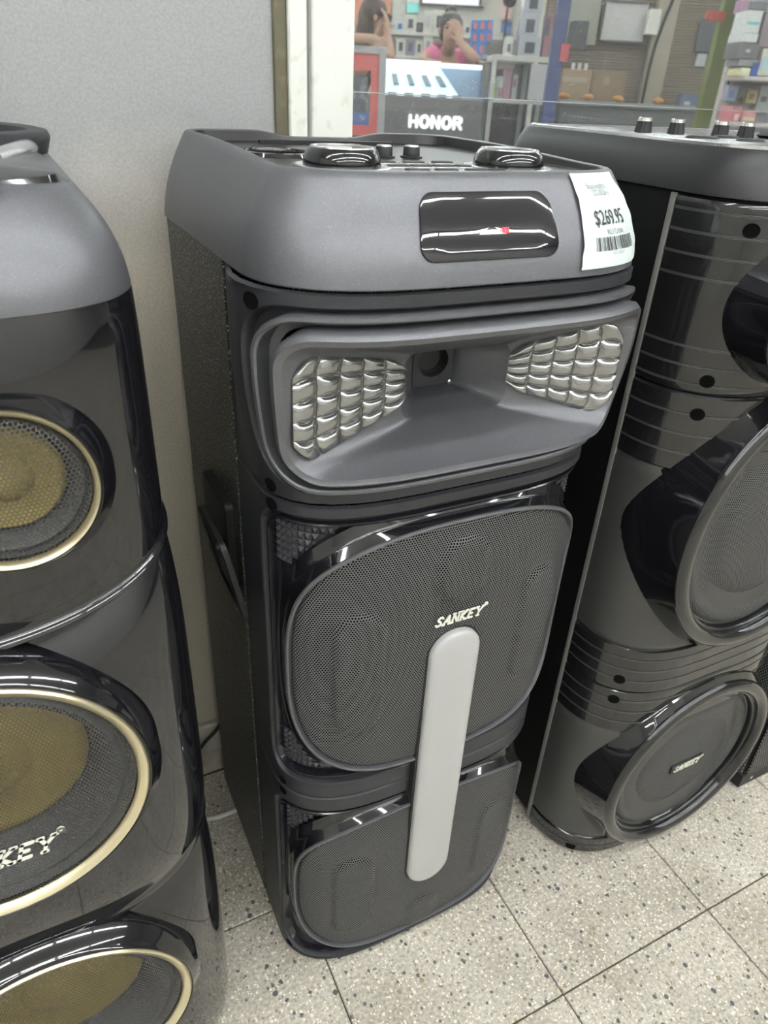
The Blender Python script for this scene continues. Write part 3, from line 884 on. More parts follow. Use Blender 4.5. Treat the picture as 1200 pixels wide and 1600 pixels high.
# price sticker wrapped over the right end of the console face
H_ = CZ1 - CZ0
def label_fn(x, z, d):
    # x 0..1 across, z 0..1 up
    l0, l1 = .0800 + .016 * z, .1880 - .024 * z
    u = l0 + (l1 - l0) * x + .0012 * noise.noise(Vector((0, z * 7, 3))) * (1 - x)
    w = .0060 + .0735 * z
    wr = .0010 * noise.noise(Vector((x * 3, z * 5, 2))) + .0006 * noise.noise(Vector((x * 9, z * 8, 4)))
    edge = .0012 * max(0, .15 - min(x, 1 - x)) / .15 * (noise.noise(Vector((0, z * 6, 9))) + .4)
    return cap_pt(u, w / H_, .0016 + wr + max(edge, 0) + d)
lv = []; lf = []; LN = 26
for j in range(LN + 1):
    for i in range(LN + 1): lv.append(label_fn(i / LN, j / LN, 0))
for j in range(LN):
    for i in range(LN):
        lf.append((j * (LN + 1) + i, j * (LN + 1) + i + 1, (j + 1) * (LN + 1) + i + 1, (j + 1) * (LN + 1) + i))
lab = mesh_obj('price_sticker', lv, lf, M['label'], main, 60)
lab['label'] = 'white paper price sticker reading $269.95 with a barcode'
LWm, LHm = .088, .074
def put_text(s, size, cx, cz, m, sx=1.0, off=0.0):
    v, f = text_geo(s, size, 0, off, sx)
    mapped_print('printed_text', v, f, lambda x, z, d: label_fn(cx + x / LWm, cz + z / LHm, .0007), M[m], lab)
put_text('$269.95', .0165, .44, .535, 'ink', .86, .00012)
put_text('Bocina Amplificada', .0066, .42, .865, 'ink_grey', .70)
put_text('12DC-08 Sankey', .0066, .44, .795, 'ink_grey', .70)
put_text('SKE3721028', .0060, .46, .385, 'ink_grey', .78)
put_text('12DC-0822K9', .0036, .46, .150, 'ink_grey', .8)
bx = .16
brnd = random.Random(3)
bars = MB()
while bx < .76:
    w = brnd.choice((.007, .007, .012, .018)); z0, z1 = .185, .335
    n = 3
    vs = []
    for k in range(n + 1):
        zz = z0 + (z1 - z0) * k / n; vs += [label_fn(bx, zz, .0007), label_fn(bx + w, zz, .0007)]
    bars.add(vs, [(2 * k, 2 * k + 1, 2 * k + 3, 2 * k + 2) for k in range(n)])
    bx += w + brnd.choice((.008, .010, .016))
bars.build('barcode', M['ink'], lab, 0)

# controls on top
def big_knob(x, y):
    k = empty('jog_knob', (x, y, PZ)); k.parent = main
    MB().lathe((0, 0, 0), 'z', [(.043, 0), (.043, .0016), (.0405, .0024), (.037, .0018), (.0355, .0016)], 64).build('ring', M['silver'], k)
    mb = MB(); n = 96; prof = [(.0335, .001), (.0340, .003), (.0337, .007), (.0322, .0115), (.0300, .0150), (.0285, .0160)]
    rings = []
    for q, (r, h) in enumerate(prof):
        rings.append([((r + (.0004 if (i % 2) and q < 2 else 0)) * math.cos(2 * math.pi * i / n), (r + (.0004 if (i % 2) and q < 2 else 0)) * math.sin(2 * math.pi * i / n), h) for i in range(n)])
    mb.loft(rings, True, True); mb.build('knob_body', M['gloss'], k, 30)
    MB().lathe((0, 0, .0157), 'z', [(.0285, 0), (.0280, .0012), (.0256, .0012), (.0248, .0002), (.0001, .0002)], 64).build('knob_cap', M['silver'], k)
big_knob(-.090, .040); big_knob(.086, .040)
# round well left of the knobs
def well(x, y, r, parent, pz, name='cup_well', rim='gloss'):
    k = empty(name, (x, y, pz)); k.parent = parent
    MB().lathe((0, 0, 0), 'z', [(r + .005, .0002), (r + .0035, .0036), (r + .0010, .0042), (r, .0020), (r, .0004)], 48).build('rim', M[rim], k)
    MB().lathe((0, 0, .0005), 'z', [(r, 0), (r * .5, .0002), (.0001, .0002)], 32).build('well_floor', M['hole'], k)
well(-.112, .150, .032, main, PZ)
for i, x in enumerate((-.036, -.002, .030)):
    kx = empty('small_knob', (x, .135, PZ)); kx.parent = main
    MB().lathe((0, 0, 0), 'z', [(.0115, 0), (.0115, .0015), (.0088, .002), (.0085, .0095), (.0078, .0105)], 28).build('knob_body', M['rubber'], kx)
    MB().lathe((0, 0, .0105), 'z', [(.0078, 0), (.0070, .0012), (.0001, .0012)], 28).build('knob_cap', M['silver'], kx)
for row, (y, xs) in enumerate(((-.020, (-.030, -.002, .026, .052)), (.012, (-.030, .0, .032, .055)), (.045, (-.032, -.008, .016, .040)), (.078, (-.030, .002, .034)))):
    for x in xs:
        o = rrect(x, y, .0105, .0055, .003, 3, 3)
        mb = MB(); mb.loft([[(p[0], p[1], PZ) for p in offset_outline(o, .0012)], [(p[0], p[1], PZ + .0018) for p in o], [(p[0], p[1], PZ + .0022) for p in offset_outline(o, -.001)]], False, True)
        b = mb.build('button', M['rubber'], main, 30)
        o2 = offset_outline(o, .0022)
        mb = MB(); mb.loft([[(p[0], p[1], PZ) for p in offset_outline(o2, .0008)], [(p[0], p[1], PZ + .0009) for p in o2], [(p[0], p[1], PZ + .0002) for p in offset_outline(o2, -.0008)]])
        mb.build('button_frame', M['silver'], b, 30)
MB().box(-.085, .085, .285, .292, PZ, PZ + .004).build('slot_trim', M['black'], main)
v_, f_ = text_geo('SANKEY', .011, .25, .0004, 1.3)
mapped_print('panel_letters', v_, f_, lambda x, z, d: (x - .095, .205 + z, PZ + .0006), M['white_mark'], main)

# fold-out plate handle on the left side
hd = empty('side_handle', (-.1945, .012, -.030)); hd.parent = main
def yz_plate(y0, y1, z0, z1, x0, x1, r, bev):
    o = rrect((y0 + y1) / 2, (z0 + z1) / 2, (y1 - y0) / 2, (z1 - z0) / 2, r, 4, 5)
    mb = MB()
    mb.loft([[(x1, p[0], p[1]) for p in o], [(x0 + bev, p[0], p[1]) for p in o], [(x0, p[0], p[1]) for p in offset_outline(o, -bev)]], True, True)
    return mb
yz_plate(.085, .185, .632, .752, -.010, .002, .008, .002).build('mount_plate', M['black'], hd)
hp = MB()
PT = lambda y, z, x: (x, y, z)
# tilted flap: hinged at the bottom, leaning out at the top
def flap(o, off):
    return [(-.010 - .022 * (p[1] - .630) / .115 + off, p[0], p[1]) for p in o]
fo_ = rrect(.072, .688, .050, .054, .010, 6, 5)
hp.loft([flap(fo_, .006), flap(fo_, .0), flap(offset_outline(fo_, -.002), -.0015), flap(offset_outline(fo_, -.010), -.0015), flap(offset_outline(fo_, -.012), .0015)], True, True)
hp.build('flap', M['black'], hd)
for y, z in ((.030, .737), (.030, .648)):
    p = flap([(y, z)], -.002)[0]
    MB().lathe(p, 'x', [(.003, .001), (.0034, -.0005), (.0022, -.0016)], 14).build('screw', M['chrome'], hd)

# ------------------------------------------------------------------ helpers shared by the two neighbours
def plan_ring(b, hw, B, yb, z, r=.03, y0=0.0):
    pts = []
    for i in range(65):
        s, c = b.sc(-b.L + 2 * b.L * i / 64); pts.append((hw * s, y0 - B * c))
    for k in range(1, 9): pts.append((hw, y0 + (yb - r - y0) * k / 8))
    for k in range(1, 6):
        th = math.pi / 2 * k / 5; pts.append((hw - r + r * math.cos(th), yb - r + r * math.sin(th)))
    for k in range(1, 16): pts.append(((hw - r) * (1 - 2 * k / 16), yb))
    for k in range(0, 6):
        th = math.pi / 2 * k / 5; pts.append((-hw + r - r * math.sin(th), yb - r + r * math.cos(th)))
    for k in range(1, 8): pts.append((-hw, yb - r + (y0 - yb + r) * k / 8))
    return [(x, y, z) for x, y in pts]

def bow_y(b, x):
    s = min(1, abs(x) / b.hw); return -b.B * math.sqrt(max(0, 1 - s ** b.n))

def uv_disc(name, rings, m, parent, smooth=60):
    """rings of 3D points, closed to a point, carrying (x, z) as sheet coordinates"""
    n = len(rings[0]); vs = [p for r in rings for p in r]; fs = []
    for k in range(len(rings) - 1):
        for i in range(n): fs.append((k * n + i, k * n + (i + 1) % n, (k + 1) * n + (i + 1) % n, (k + 1) * n + i))
    fs.append(tuple(range((len(rings) - 1) * n, len(rings) * n)))
    return mesh_obj(name, vs, fs, m, parent, smooth, [(v[0], v[2]) for v in vs])

def ring_pts(cx, cz, rx, rz, y, n=96):
    return [(cx + rx * math.cos(2 * math.pi * i / n), y if not callable(y) else y(cx + rx * math.cos(2 * math.pi * i / n)), cz + rz * math.sin(2 * math.pi * i / n)) for i in range(n)]

# ------------------------------------------------------------------ the speaker on the right
RXc, RYc = .848, .585
rb = Bow(.200, .105)
right = empty('tower_speaker', (RXc, RYc, 0))
tag(right, 'black tower speaker with large gloss rings around its round woofers, right of the charcoal one', 'speaker', 'tower speakers along the wall')
c3 = MB(); c3.loft([plan(.1985, .012, .325, z) for z in (.02, .024, 1.056)], True, True); c3.build('cabinet', mat('plain_black_side_board', (.004, .004, .0045), .6, 0, .25), right, 30)
for sx in (-1, 1):
    for sy in (.03, .29):
        MB().lathe((sx * .15, sy, 0), 'z', [(.016, 0), (.018, .004), (.018, .021)], 20).build('foot', M['rubber'], right)
sections = [(.008, .046, 'band', 'base_band'), (.0465, .306, 'matte_band', 'woofer_front'), (.3065, .3895, 'band', 'gloss_band'), (.3905, .470, 'band', 'gloss_band'),
            (.4705, .752, 'matte_band', 'woofer_front'), (.7525, .850, 'band', 'gloss_band'), (.8515, 1.0545, 'band', 'tweeter_front')]
for z0, z1, m, nm in sections:
    e = .0012 / (z1 - z0)
    bow_grid(nm, rb, -rb.L - .014, rb.L + .014, z0, z1, 90, 40, M[m], right, height=lambda a, t: -.0035 * (1 - sstep(0, e * 2, t)) - .0035 * sstep(1 - e * 2, 1, t))
MB().loft([plan_ring(rb, .190, .095, .30, z) for z in (.012, 1.05)], True, True).build('front_core', M['black'], right)
for s in (-1, 1):
    MB().loft([[(s * .1985, .010, z), (s * .2015, .010, z), (s * .2022, .0135, z), (s * .2015, .017, z), (s * .1985, .017, z)] for z in (.01, 1.054)], True, True).build('edge_trim', mat('grey_edge_trim', (.20, .20, .19), .4), right)
for z in (1.041, 1.020, .998, .976, .903, .882, .862, .826, .801, .777, .452, .432, .412, .372, .350, .329, .026):
    bow_grid('weave_strip', rb, -rb.L - .010, rb.L + .010, z - .0016, z + .0016, 70, 1, M['weave'], right, height=lambda a, t: .0005)
for z in (1.028, .868, .828, .412, .372, .018):
    for s in (-1, 1): recess_hole(s * rb.A(.172), z, .0062, rb, 'hole', right, .0012, 1.15)

def woofer(cx, cz, rx, rz, yg, base, crest, name, parent, b, gm, logo=False, inner=True):
    w = empty(name, (0, 0, 0)); w.parent = parent
    cr = .0115 if rx > .1 else .008
    rings = [ring_pts(cx, cz, rx + base, rz + base, lambda x: bow_y(b, x) + .004),
             ring_pts(cx, cz, rx + base * .94, rz + base * .94, lambda x: bow_y(b, x) - .003),
             ring_pts(cx, cz, rx + crest + cr, rz + crest + cr, yg - .010)]
    for k in range(9):
        t = math.pi * k / 8
        rings.append(ring_pts(cx, cz, rx + crest + cr * math.cos(t), rz + crest + cr * math.cos(t), yg - .012 - cr * .75 * math.sin(t)))
    rings += [ring_pts(cx, cz, rx + crest - cr - .001, rz + crest - cr - .001, yg - .006)]
    for k in range(7):
        t = math.pi * k / 6
        rings.append(ring_pts(cx, cz, rx + .004 + .003 * math.cos(t), rz + .004 + .003 * math.cos(t), yg - .006 - .003 * math.sin(t)))
    rings += [ring_pts(cx, cz, rx, rz, yg + .001), ring_pts(cx, cz, rx - .004, rz - .004, yg + .003)]
    mb = MB(); mb.loft(rings); mb.build('ring', M['gloss'], w, 40)
    # pressed grille: dished edge, step and raised centre
    gr = []
    for q, dy in [(1.0, .002), (.97, -.002), (.93, -.003), (.88, .000), (.82, .004), (.76, .004), (.70, .001), (.66, -.002), (.62, -.004), (.5, -.006), (.35, -.008), (.2, -.009), (.01, -.0095)]:
        gr.append(ring_pts(cx, cz, (rx - .002) * q, (rz - .002) * q, yg + dy))
    uv_disc('grille', gr, gm, w)
    if logo:
        pl = MB(); pl.box(cx - .036, cx + .036, yg - .0115, yg - .008, cz - .010, cz + .008, .001); pl.build('brand_plate', M['black'], w)
        sankey(lambda x, z, d: (cx + x, yg - .0117 - d, cz + z - .001), w, .060)
    return w
woofer(0, .668, .160, .174, -.106, .039, .017, 'upper_woofer', right, rb, M['grille_fine'])
woofer(0, .192, .147, .149, -.102, .041, .017, 'lower_woofer', right, rb, M['grille_fine'], logo=True)
for s in (-1, 1): woofer(s * .094, .950, .052, .055, -.112, .030, .018, 'tweeter', right, rb, M['grille_fine'])

# top cap with controls
RZ0, RZ1 = 1.0555, 1.1000
cp = MB()
cp.loft([plan_ring(rb, .201, .107, .328, RZ0), plan_ring(rb, .2035, .1095, .330, RZ0 + .001), plan_ring(rb, .2020, .106, .330, RZ0 + .015), plan_ring(rb, .1975, .098, .326, RZ1 - .012), plan_ring(rb, .1925, .090, .322, RZ1 - .002), plan_ring(rb, .1905, .087, .320, RZ1)], True, True)
cp.build('cap', M['cap_black'], right, 32)
cp = MB(); cp.loft([plan_ring(rb, .1880, .083, .317, RZ1), plan_ring(rb, .1872, .082, .316, RZ1 + .002), plan_ring(rb, .186, .080, .315, RZ1 + .0025)], False, True)
cp.build('control_panel', mat('pewter_control_panel', (.16, .16, .18), .25, .6), right, 32)
cp = MB(); cp.loft([plan_ring(rb, .1895, .0855, .3185, RZ1 - .001), plan_ring(rb, .1895, .0855, .3185, RZ1 + .0028), plan_ring(rb, .1880, .083, .3172, RZ1 + .0032), plan_ring(rb, .1872, .082, .316, RZ1 + .002)])
cp.build('panel_rim', M['chrome'], right, 32)
def ribbed_knob(x, y, parent, z):
    k = empty('ribbed_knob', (x, y, z)); k.parent = parent
    n = 48; mb = MB(); rings = []
    for r, h in ((.0105, 0), (.0102, .002), (.0088, .012)):
        rings.append([((r * (1 if i % 4 < 2 else .93)) * math.cos(2 * math.pi * i / n), (r * (1 if i % 4 < 2 else .93)) * math.sin(2 * math.pi * i / n), h) for i in range(n)])
    mb.loft(rings, False, True); mb.build('knob_body', M['rubber'], k, 25)
    MB().lathe((0, 0, .012), 'z', [(.0086, 0), (.0082, .0035), (.0074, .0042), (.0001, .0042)], 32).build('knob_cap', M['chrome'], k)
PZR = RZ1 + .0025
for x, y in ((-.115, .165), (-.075, .150), (-.020, .130), (.012, .118)): ribbed_knob(x, y, right, PZR)
for x, y, rx, ry in ((-.125, .062, .022, .012), (-.085, .030, .018, .011), (-.060, .000, .022, .012), (-.060, .085, .018, .010)):
    o = [(x + rx * math.cos(2 * math.pi * i / 28), y + ry * math.sin(2 * math.pi * i / 28)) for i in range(28)]
    mb = MB(); mb.loft([[(p[0], p[1], PZR) for p in offset_outline(o, .0012)], [(p[0], p[1], PZR + .0016) for p in o], [(p[0], p[1], PZR + .0026) for p in offset_outline(o, -.002)]], False, True)
    mb.build('oval_button', M['rubber'], right, 40)
# phone slot with a clear lid on the control panel
MB().box(.02, .14, .02, .11, PZR, PZR + .006, .003).build('dock', M['black'], right)
MB().box(.022, .138, .022, .108, PZR + .0062, PZR + .010, .001).build('dock_lid', clear_glass('clear_lid'), right)

# ------------------------------------------------------------------ the speaker on the left
LXc, LYc = -.107, .575
lb = Bow(.185, .075)
left = empty('tower_speaker', (LXc, LYc, 0))
tag(left, 'gloss black tower speaker with champagne rings and yellow cones, at the left edge', 'speaker', 'tower speakers along the wall')
c3 = MB(); c3.loft([plan(.1835, .010, .340, z) for z in (.02, .024, 1.0)], True, True); c3.build('cabinet', M['vinyl'], left, 30)
for sx in (-1, 1):
    for sy in (.03, .30):
        MB().lathe((sx * .14, sy, 0), 'z', [(.016, 0), (.018, .004), (.018, .021)], 20).build('foot', M['rubber'], left)
for s in (-1, 1):
    MB().loft([[(s * .1835, .004, z), (s * .1870, .004, z), (s * .1875, .008, z), (s * .1875, .016, z), (s * .1870, .020, z), (s * .1835, .020, z)] for z in (.03, .99)], True, True).build('edge_trim', mat('grey_side_strip', (.30, .30, .29), .45), left)
LA = lb.L + .006
arc1 = lambda a: .752 + .055 * min(1.0, abs(a) / lb.L) ** 2
arc2 = lambda a: .375 + .060 * min(1.0, abs(a) / lb.L) ** 2
def lens_bulge(lo, hi, amt, lip_):
    def h(a, t):
        k = 1 - min(1, abs(a) / LA) ** 3
        return amt * (1 - abs(2 * min(1, t * .93 + .07) - 1) ** 5) * k + lip_ * (1 - sstep(0, .035, t)) * (.35 + .65 * k)
    return h
def left_section(nm, lo, hi, amt, lip_):
    h = lens_bulge(lo, hi, amt, lip_)
    bow_grid(nm, lb, -LA, LA, 0, 1, 120, 100, M['gloss'], left, height=h, zmap=lambda a, t: lo(a) + (hi(a) - lo(a)) * t, smooth=60, holes=((0, .617, .1265), (0, .247, .1295), (-.074, .886, .0565), (.074, .886, .0565)))
    # the lip folds under
    vs = []; n = 96
    for i in range(n + 1):
        a = -LA + 2 * LA * i / n
        vs += [lb(a, lo(a), h(a, 0)), lb(a, lo(a) - .0012, h(a, 0) - .0008), lb(a, lo(a) - .002, h(a, 0) - .005), lb(a, lo(a) - .002, -.006)]
    fs = []
    for i in range(n):
        for k in range(3): fs.append((i * 4 + k, i * 4 + k + 1, (i + 1) * 4 + k + 1, (i + 1) * 4 + k))
    mesh_obj('lip', vs, fs, M['gloss'], left, 60)
left_section('tweeter_front', arc1, lambda a: 1.004, .008, .007)
left_section('woofer_front', arc2, lambda a: arc1(a) - .003, .030, .004)
left_section('base_front', lambda a: .010, lambda a: arc2(a) - .003, .030, 0.0)

def gold_driver(cx, cz, R, yr, parent, b, name, base, logo=False):
    w = empty(name, (0, 0, 0)); w.parent = parent
    gw = R * .075
    mb = MB()
    rings = [ring_pts(cx, cz, R + base, R + base, lambda x: bow_y(b, x) + .004), ring_pts(cx, cz, R + base * .85, R + base * .85, yr + .010),
             ring_pts(cx, cz, R + base * .25, R + base * .25, yr + .001), ring_pts(cx, cz, R + base * .12, R + base * .12, yr - .003), ring_pts(cx, cz, R + .0005, R + .0005, yr - .002), ring_pts(cx, cz, R, R, yr + .004)]
    mb.loft(rings); mb.build('housing', M['gloss'], w, 50)
    mb = MB()
    mb.loft([ring_pts(cx, cz, R, R, yr + .002), ring_pts(cx, cz, R, R, yr - .0025), ring_pts(cx, cz, R - gw * .2, R - gw * .2, yr - .0045), ring_pts(cx, cz, R - gw * .8, R - gw * .8, yr - .0020), ring_pts(cx, cz, R - gw, R - gw, yr + .002)])
    mb.build('metal_ring', M['gold'], w, 50)
    Ri = R - gw
    gr = []
    for q, dy in [(1.0, .003), (.985, .000), (.95, -.003), (.9, -.005), (.8, -.007), (.6, -.0095), (.4, -.011), (.2, -.012), (.01, -.0122)]:
        gr.append(ring_pts(cx, cz, Ri * q, Ri * q, yr + dy))
    uv_disc('grille', gr, M['grille_open'], w)
    bk = lambda q, y: ring_pts(cx, cz, Ri * q, Ri * q, y)
    dp = R * .40
    uv_disc('surround', [bk(1, yr + .006), bk(.95, yr + .012), bk(.90, yr + .008), bk(.84, yr + .012), bk(.72, yr + dp), bk(.70, yr + dp + .004)], M['surround'], w)
    uv_disc('cone', [bk(.715, yr + dp - .002), bk(.66, yr + dp - .006), bk(.60, yr + dp - .004), bk(.34, yr + dp - .001), bk(.32, yr + dp - .003), bk(.22, yr + dp - .008), bk(.1, yr + dp - .011), bk(.01, yr + dp - .012)], M['cone'], w)
    if logo:
        sankey(lambda x, z, d: (cx + x, yr - .0125 - d, cz - .045 + z), w, .095)
    return w
gold_driver(0, .617, .131, -.113, left, lb, 'upper_woofer', .015, logo=True)
gold_driver(0, .247, .134, -.113, left, lb, 'lower_woofer', .015)
for s in (-1, 1): gold_driver(s * .074, .886, .0605, -.087, left, lb, 'tweeter', .014)

LZ0, LZ1 = 1.0020, 1.0680
cp = MB(); rr_ = []
for k in range(15):
    t = k / 14
    hw = .1850 - .006 * t - .022 * t ** 2.4; B = .0830 - .006 * t - .034 * t ** 2.0
    rr_.append(plan_ring(lb, hw, B, .345, LZ0 + (LZ1 - LZ0) * t))
rr_ = [plan_ring(lb, .183, .080, .343, LZ0 - .0015)] + rr_ + [plan_ring(lb, .1565, .039, .338, LZ1 + .0020), plan_ring(lb, .1500, .030, .332, LZ1 + .0050, .03, .006), plan_ring(lb, .146, .022, .328, LZ1 + .0085, .03, .014), plan_ring(lb, .142, .015, .322, LZ1 + .0110, .03, .024), plan_ring(lb, .132, .010, .31, LZ1 + .0120, .03, .036)]
cp.loft(rr_, True, True); cp.build('cap', M['paint'], left, 40)
# glossy almond-shaped well on the sloping front of the cap
def almond(sx, sy, cx, cy):
    o = []
    for i in range(64):
        t = 2 * math.pi * i / 64; c, s = math.cos(t), math.sin(t)
        o.append((cx + sx * c, cy + sy * s * (abs(s) ** .25)))
    return o
def az(y, up=0.0): return LZ1 + .0020 + (y + .039) * .21 + up
al = almond(.146, .026, 0, -.011)
mb = MB()
mb.loft([[(p[0], p[1], az(p[1], -.006)) for p in offset_outline(al, .002)], [(p[0], p[1], az(p[1], .0008)) for p in al], [(p[0], p[1], az(p[1], .0010)) for p in offset_outline(al, -.002)]], False, True)
mb.build('well', M['gloss'], left, 40)
al2 = almond(.085, .010, .010, -.022)
mb = MB(); mb.loft([[(p[0], p[1], az(p[1], .0010)) for p in al2], [(p[0], p[1], az(p[1], .0026)) for p in offset_outline(al2, -.0015)], [(p[0], p[1], az(p[1], .0022)) for p in offset_outline(al2, -.004)]], False, True)
mb.build('well_lens', M['chrome'], left, 50)
# raised ring handle behind it and a clear moulding at its side
TZ = LZ1 + .0120
mb = MB(); rings = []
for (r, h) in ((.118, -.004), (.121, .008), (.1195, .0125), (.114, .0140), (.108, .0125), (.1065, .006), (.105, .0)):
    rings.append([(r * 1.30 * math.cos(2 * math.pi * i / 72), .150 + r * .88 * math.sin(2 * math.pi * i / 72), TZ + h) for i in range(72)])
mb.loft(rings); mb.build('ring_handle', M['paint_dark'], left, 40)
mb = MB(); mb.lathe((0, .150, TZ + .0005), 'z', [(.104, 0), (.098, .0012), (.06, .001), (.0001, .001)], 64, 1.29, .86); mb.build('mirror_disc', M['chrome'], left, 40)
mb = MB(); mb.tube(smooth_path([(.110, .045, TZ - .001), (.132, .09, TZ + .002), (.142, .15, TZ + .002), (.138, .22, TZ - .001)]), .007, 12); mb.build('side_moulding', M['silver'], left, 60)

# ------------------------------------------------------------------ low box speaker beyond the right one
box = empty('box_speaker', (1.066, .482, 0))
tag(box, 'black box speaker with a slatted mesh front, half hidden behind the right tower', 'speaker')
pl_ = [(0, 0), (.34, 0), (.38, .06), (.38, .40), (.0, .40), (-.012, .39), (-.012, .085)]
def pring(z, k=0.0):
    cx, cy = .18, .2
    return [(cx + (p[0] - cx) * (1 - k), cy + (p[1] - cy) * (1 - k), z) for p in pl_]
mb = MB(); mb.loft([pring(0, .01), pring(.004), pring(.034), pring(.036, .012), pring(.60, .012), pring(.602), pring(.63), pring(.634, .01)], True, True)
mb.build('cabinet', M['black'], box, 20)
def mesh_face(p, q, nm):
    n = 1
    L_ = math.hypot(q[0] - p[0], q[1] - p[1]); dx, dy = (q[0] - p[0]) / L_, (q[1] - p[1]) / L_
    nx, ny = dy, -dx
    o = rrect(L_ / 2, .318, L_ / 2 - .004, .280, .004, 2, 3)
    vs = [(p[0] + dx * a + nx * .001, p[1] + dy * a + ny * .001, z) for a, z in o] + [(p[0] + dx * a + nx * .003, p[1] + dy * a + ny * .003, z) for a, z in offset_outline(o, -.002)]
    k = len(o)
    fs = [(i, (i + 1) % k, k + (i + 1) % k, k + i) for i in range(k)] + [tuple(range(k, 2 * k))]
    mesh_obj(nm, vs, fs, M['grille_box'], box, 30, [(a, z) for a, z in o] + [(a, z) for a, z in offset_outline(o, -.002)])
M['grille_box'] = perforated('coarse_box_mesh', (.19, .19, .185), .0050, .38, .5)
mesh_face(pl_[0], pl_[1], 'mesh_front'); mesh_face((-.012, .085), pl_[0], 'mesh_corner')
MB().lathe((.030, .0, .018), '-y', [(.004, -.001), (.004, .0006), (.002, .0012)], 14).build('screw', M['chrome'], box)

# ------------------------------------------------------------------ cords on the floor
mb = MB(); mb.tube(smooth_path([(.005, .920, .004), (.080, .880, .004), (.118, .838, .004), (.165, .832, .004), (.20, .84, .004), (.26, .86, .004)]), .0042, 10)
tag(mb.build('power_cord', mat('white_cord', (.75, .74, .70), .5), None, 60), 'thin white cord lying on the floor behind the charcoal tower speaker', 'cord')
mb = MB(); mb.tube(smooth_path([(.214, .936, .33), (.206, .934, .22), (.194, .930, .155), (.172, .926, .118), (.147, .922, .098), (.118, .920, .062), (.085, .915, .010), (.03, .90, .004)]), .0032, 8)
tag(mb.build('speaker_cable', M['rubber'], None, 60), 'black cable hanging down the skirting between the left and middle speakers', 'cord')

# ------------------------------------------------------------------ the phone arcade seen through the window
def K(px, py, D):
    """camera-facing floor frame: metres to the right and height, at floor distance D"""
    P = at(px, py, D)
    return P.x * CA - P.y * SA, P.z
def kroot(name, kx, D, z=0.0, turn=0.0):
    return empty(name, (kx * CA + D * SA, -kx * SA + D * CA, z), -YAW + turn)
def kbox(mb, r, px0, px1, py0, py1, D0, D1, bev=0.0):
    """box whose front face covers the given pixels at distance D0; r = (kx, D, z) of its root"""
    a, z1 = K((px0 + px1) / 2, py0, D0); b, z0 = K((px0 + px1) / 2, py1, D0)
    x0 = K(px0, (py0 + py1) / 2, D0)[0]; x1 = K(px1, (py0 + py1) / 2, D0)[0]
    mb.box(x0 - r[0], x1 - r[0], D0 - r[1], D1 - r[1], z0 - r[2], z1 - r[2], bev); return mb
C_ = {}
def cm_(name, col, rough=.5, **k):
    if name not in C_: C_[name] = mat(name, col, rough, **k)
    return C_[name]

# --- lit display counter with the brand on its front
D0 = 5.5
x0, _ = K(574, 150, D0); x1, _ = K(757, 150, D0); xm = (x0 + x1) / 2
_, ztop = K(690, 98, D0 + .42); _, zfront = K(680, 152, D0)
ct = kroot('display_counter', xm, D0)
tag(ct, 'dark grey phone counter with white HONOR lettering and a lit slanted display deck', 'counter')
hw = (x1 - x0) / 2
MB().box(-hw, hw, 0, .5, .0, zfront, .006).build('front_panel', cm_('slate_counter_panel', (.17, .16, .165), .45, speck=(200, (.22, .21, .22), .6, .1)), ct)
lit = cm_('backlit_pale_blue_deck', (.55, .72, .85), .4, emit=((.50, .74, .95), .62))
mb = MB(); deck = [(-hw + .02, .03, zfront + .002), (hw - .16, .03, zfront + .002), (hw - .30, .40, ztop - .025), (-hw + .0, .40, ztop - .025)]
mb.loft([deck, [(p[0], p[1] + .01, p[2] - .012) for p in deck]], True, True); mb.build('display_deck', lit, ct, 0)
mb = MB(); mb.box(-hw, hw - .29, .38, .45, ztop - .022, ztop + .004, .003); mb.build('light_rail', cm_('white_light_rail', (.9, .93, .95), .4, emit=((.85, .95, 1), 1.1)), ct)
mb = MB(); mb.box(hw - .285, hw, .38, .45, ztop - .030, ztop - .004, .003); mb.build('light_rail', C_['white_light_rail'], ct)
MB().box(-hw, hw, .45, .49, zfront, ztop - .01).build('rear_panel', cm_('pale_blue_glass', (.42, .55, .72), .2), ct)
ge = MB(); ge.add([(hw, .0, zfront), (hw, .45, zfront), (hw, .42, ztop), (hw - .004, 0, zfront), (hw - .004, .45, zfront), (hw - .004, .42, ztop)], [(0, 1, 2), (5, 4, 3), (0, 3, 4, 1), (1, 4, 5, 2), (2, 5, 3, 0)])
ge.build('end_glass', clear_glass('blue_end_glass', (.72, .82, .95)), ct, 0)
def deck_pt(u, v):
    a = Vector(deck[0]).lerp(Vector(deck[1]), u); b = Vector(deck[3]).lerp(Vector(deck[2]), u); return a.lerp(b, v)
phone_m = cm_('grey_blue_phone', (.16, .22, .27), .2)
for uk, u in enumerate((.12, .31, .50, .70, .88)):
    ps = [deck_pt(u - .035, .30), deck_pt(u + .030, .30), deck_pt(u + .030, .62), deck_pt(u - .035, .62)]
    mb = MB(); mb.loft([[tuple(p + Vector((0, -.002, .002))) for p in ps], [tuple(p + Vector((0, -.012, .012))) for p in ps]], True, True)
    ph = mb.build('display_phone', phone_m, None, 0); ph.parent = None
    ph.matrix_world = ct.matrix_basis.copy()
    tag(ph, f'small dark phone on the lit blue deck, {ORD[uk]} from the left', 'phone', 'phones on the lit deck')
for u in (.06, .245, .43, .62, .80, .97):
    p = deck_pt(u, .02); mb = MB(); mb.box(p.x - .030, p.x + .030, p.y - .022, p.y + .004, p.z - .020, p.z + .012, .002)
    b = mb.build('price_card', cm_('slate_price_card', (.20, .22, .26), .4), ct, 0)
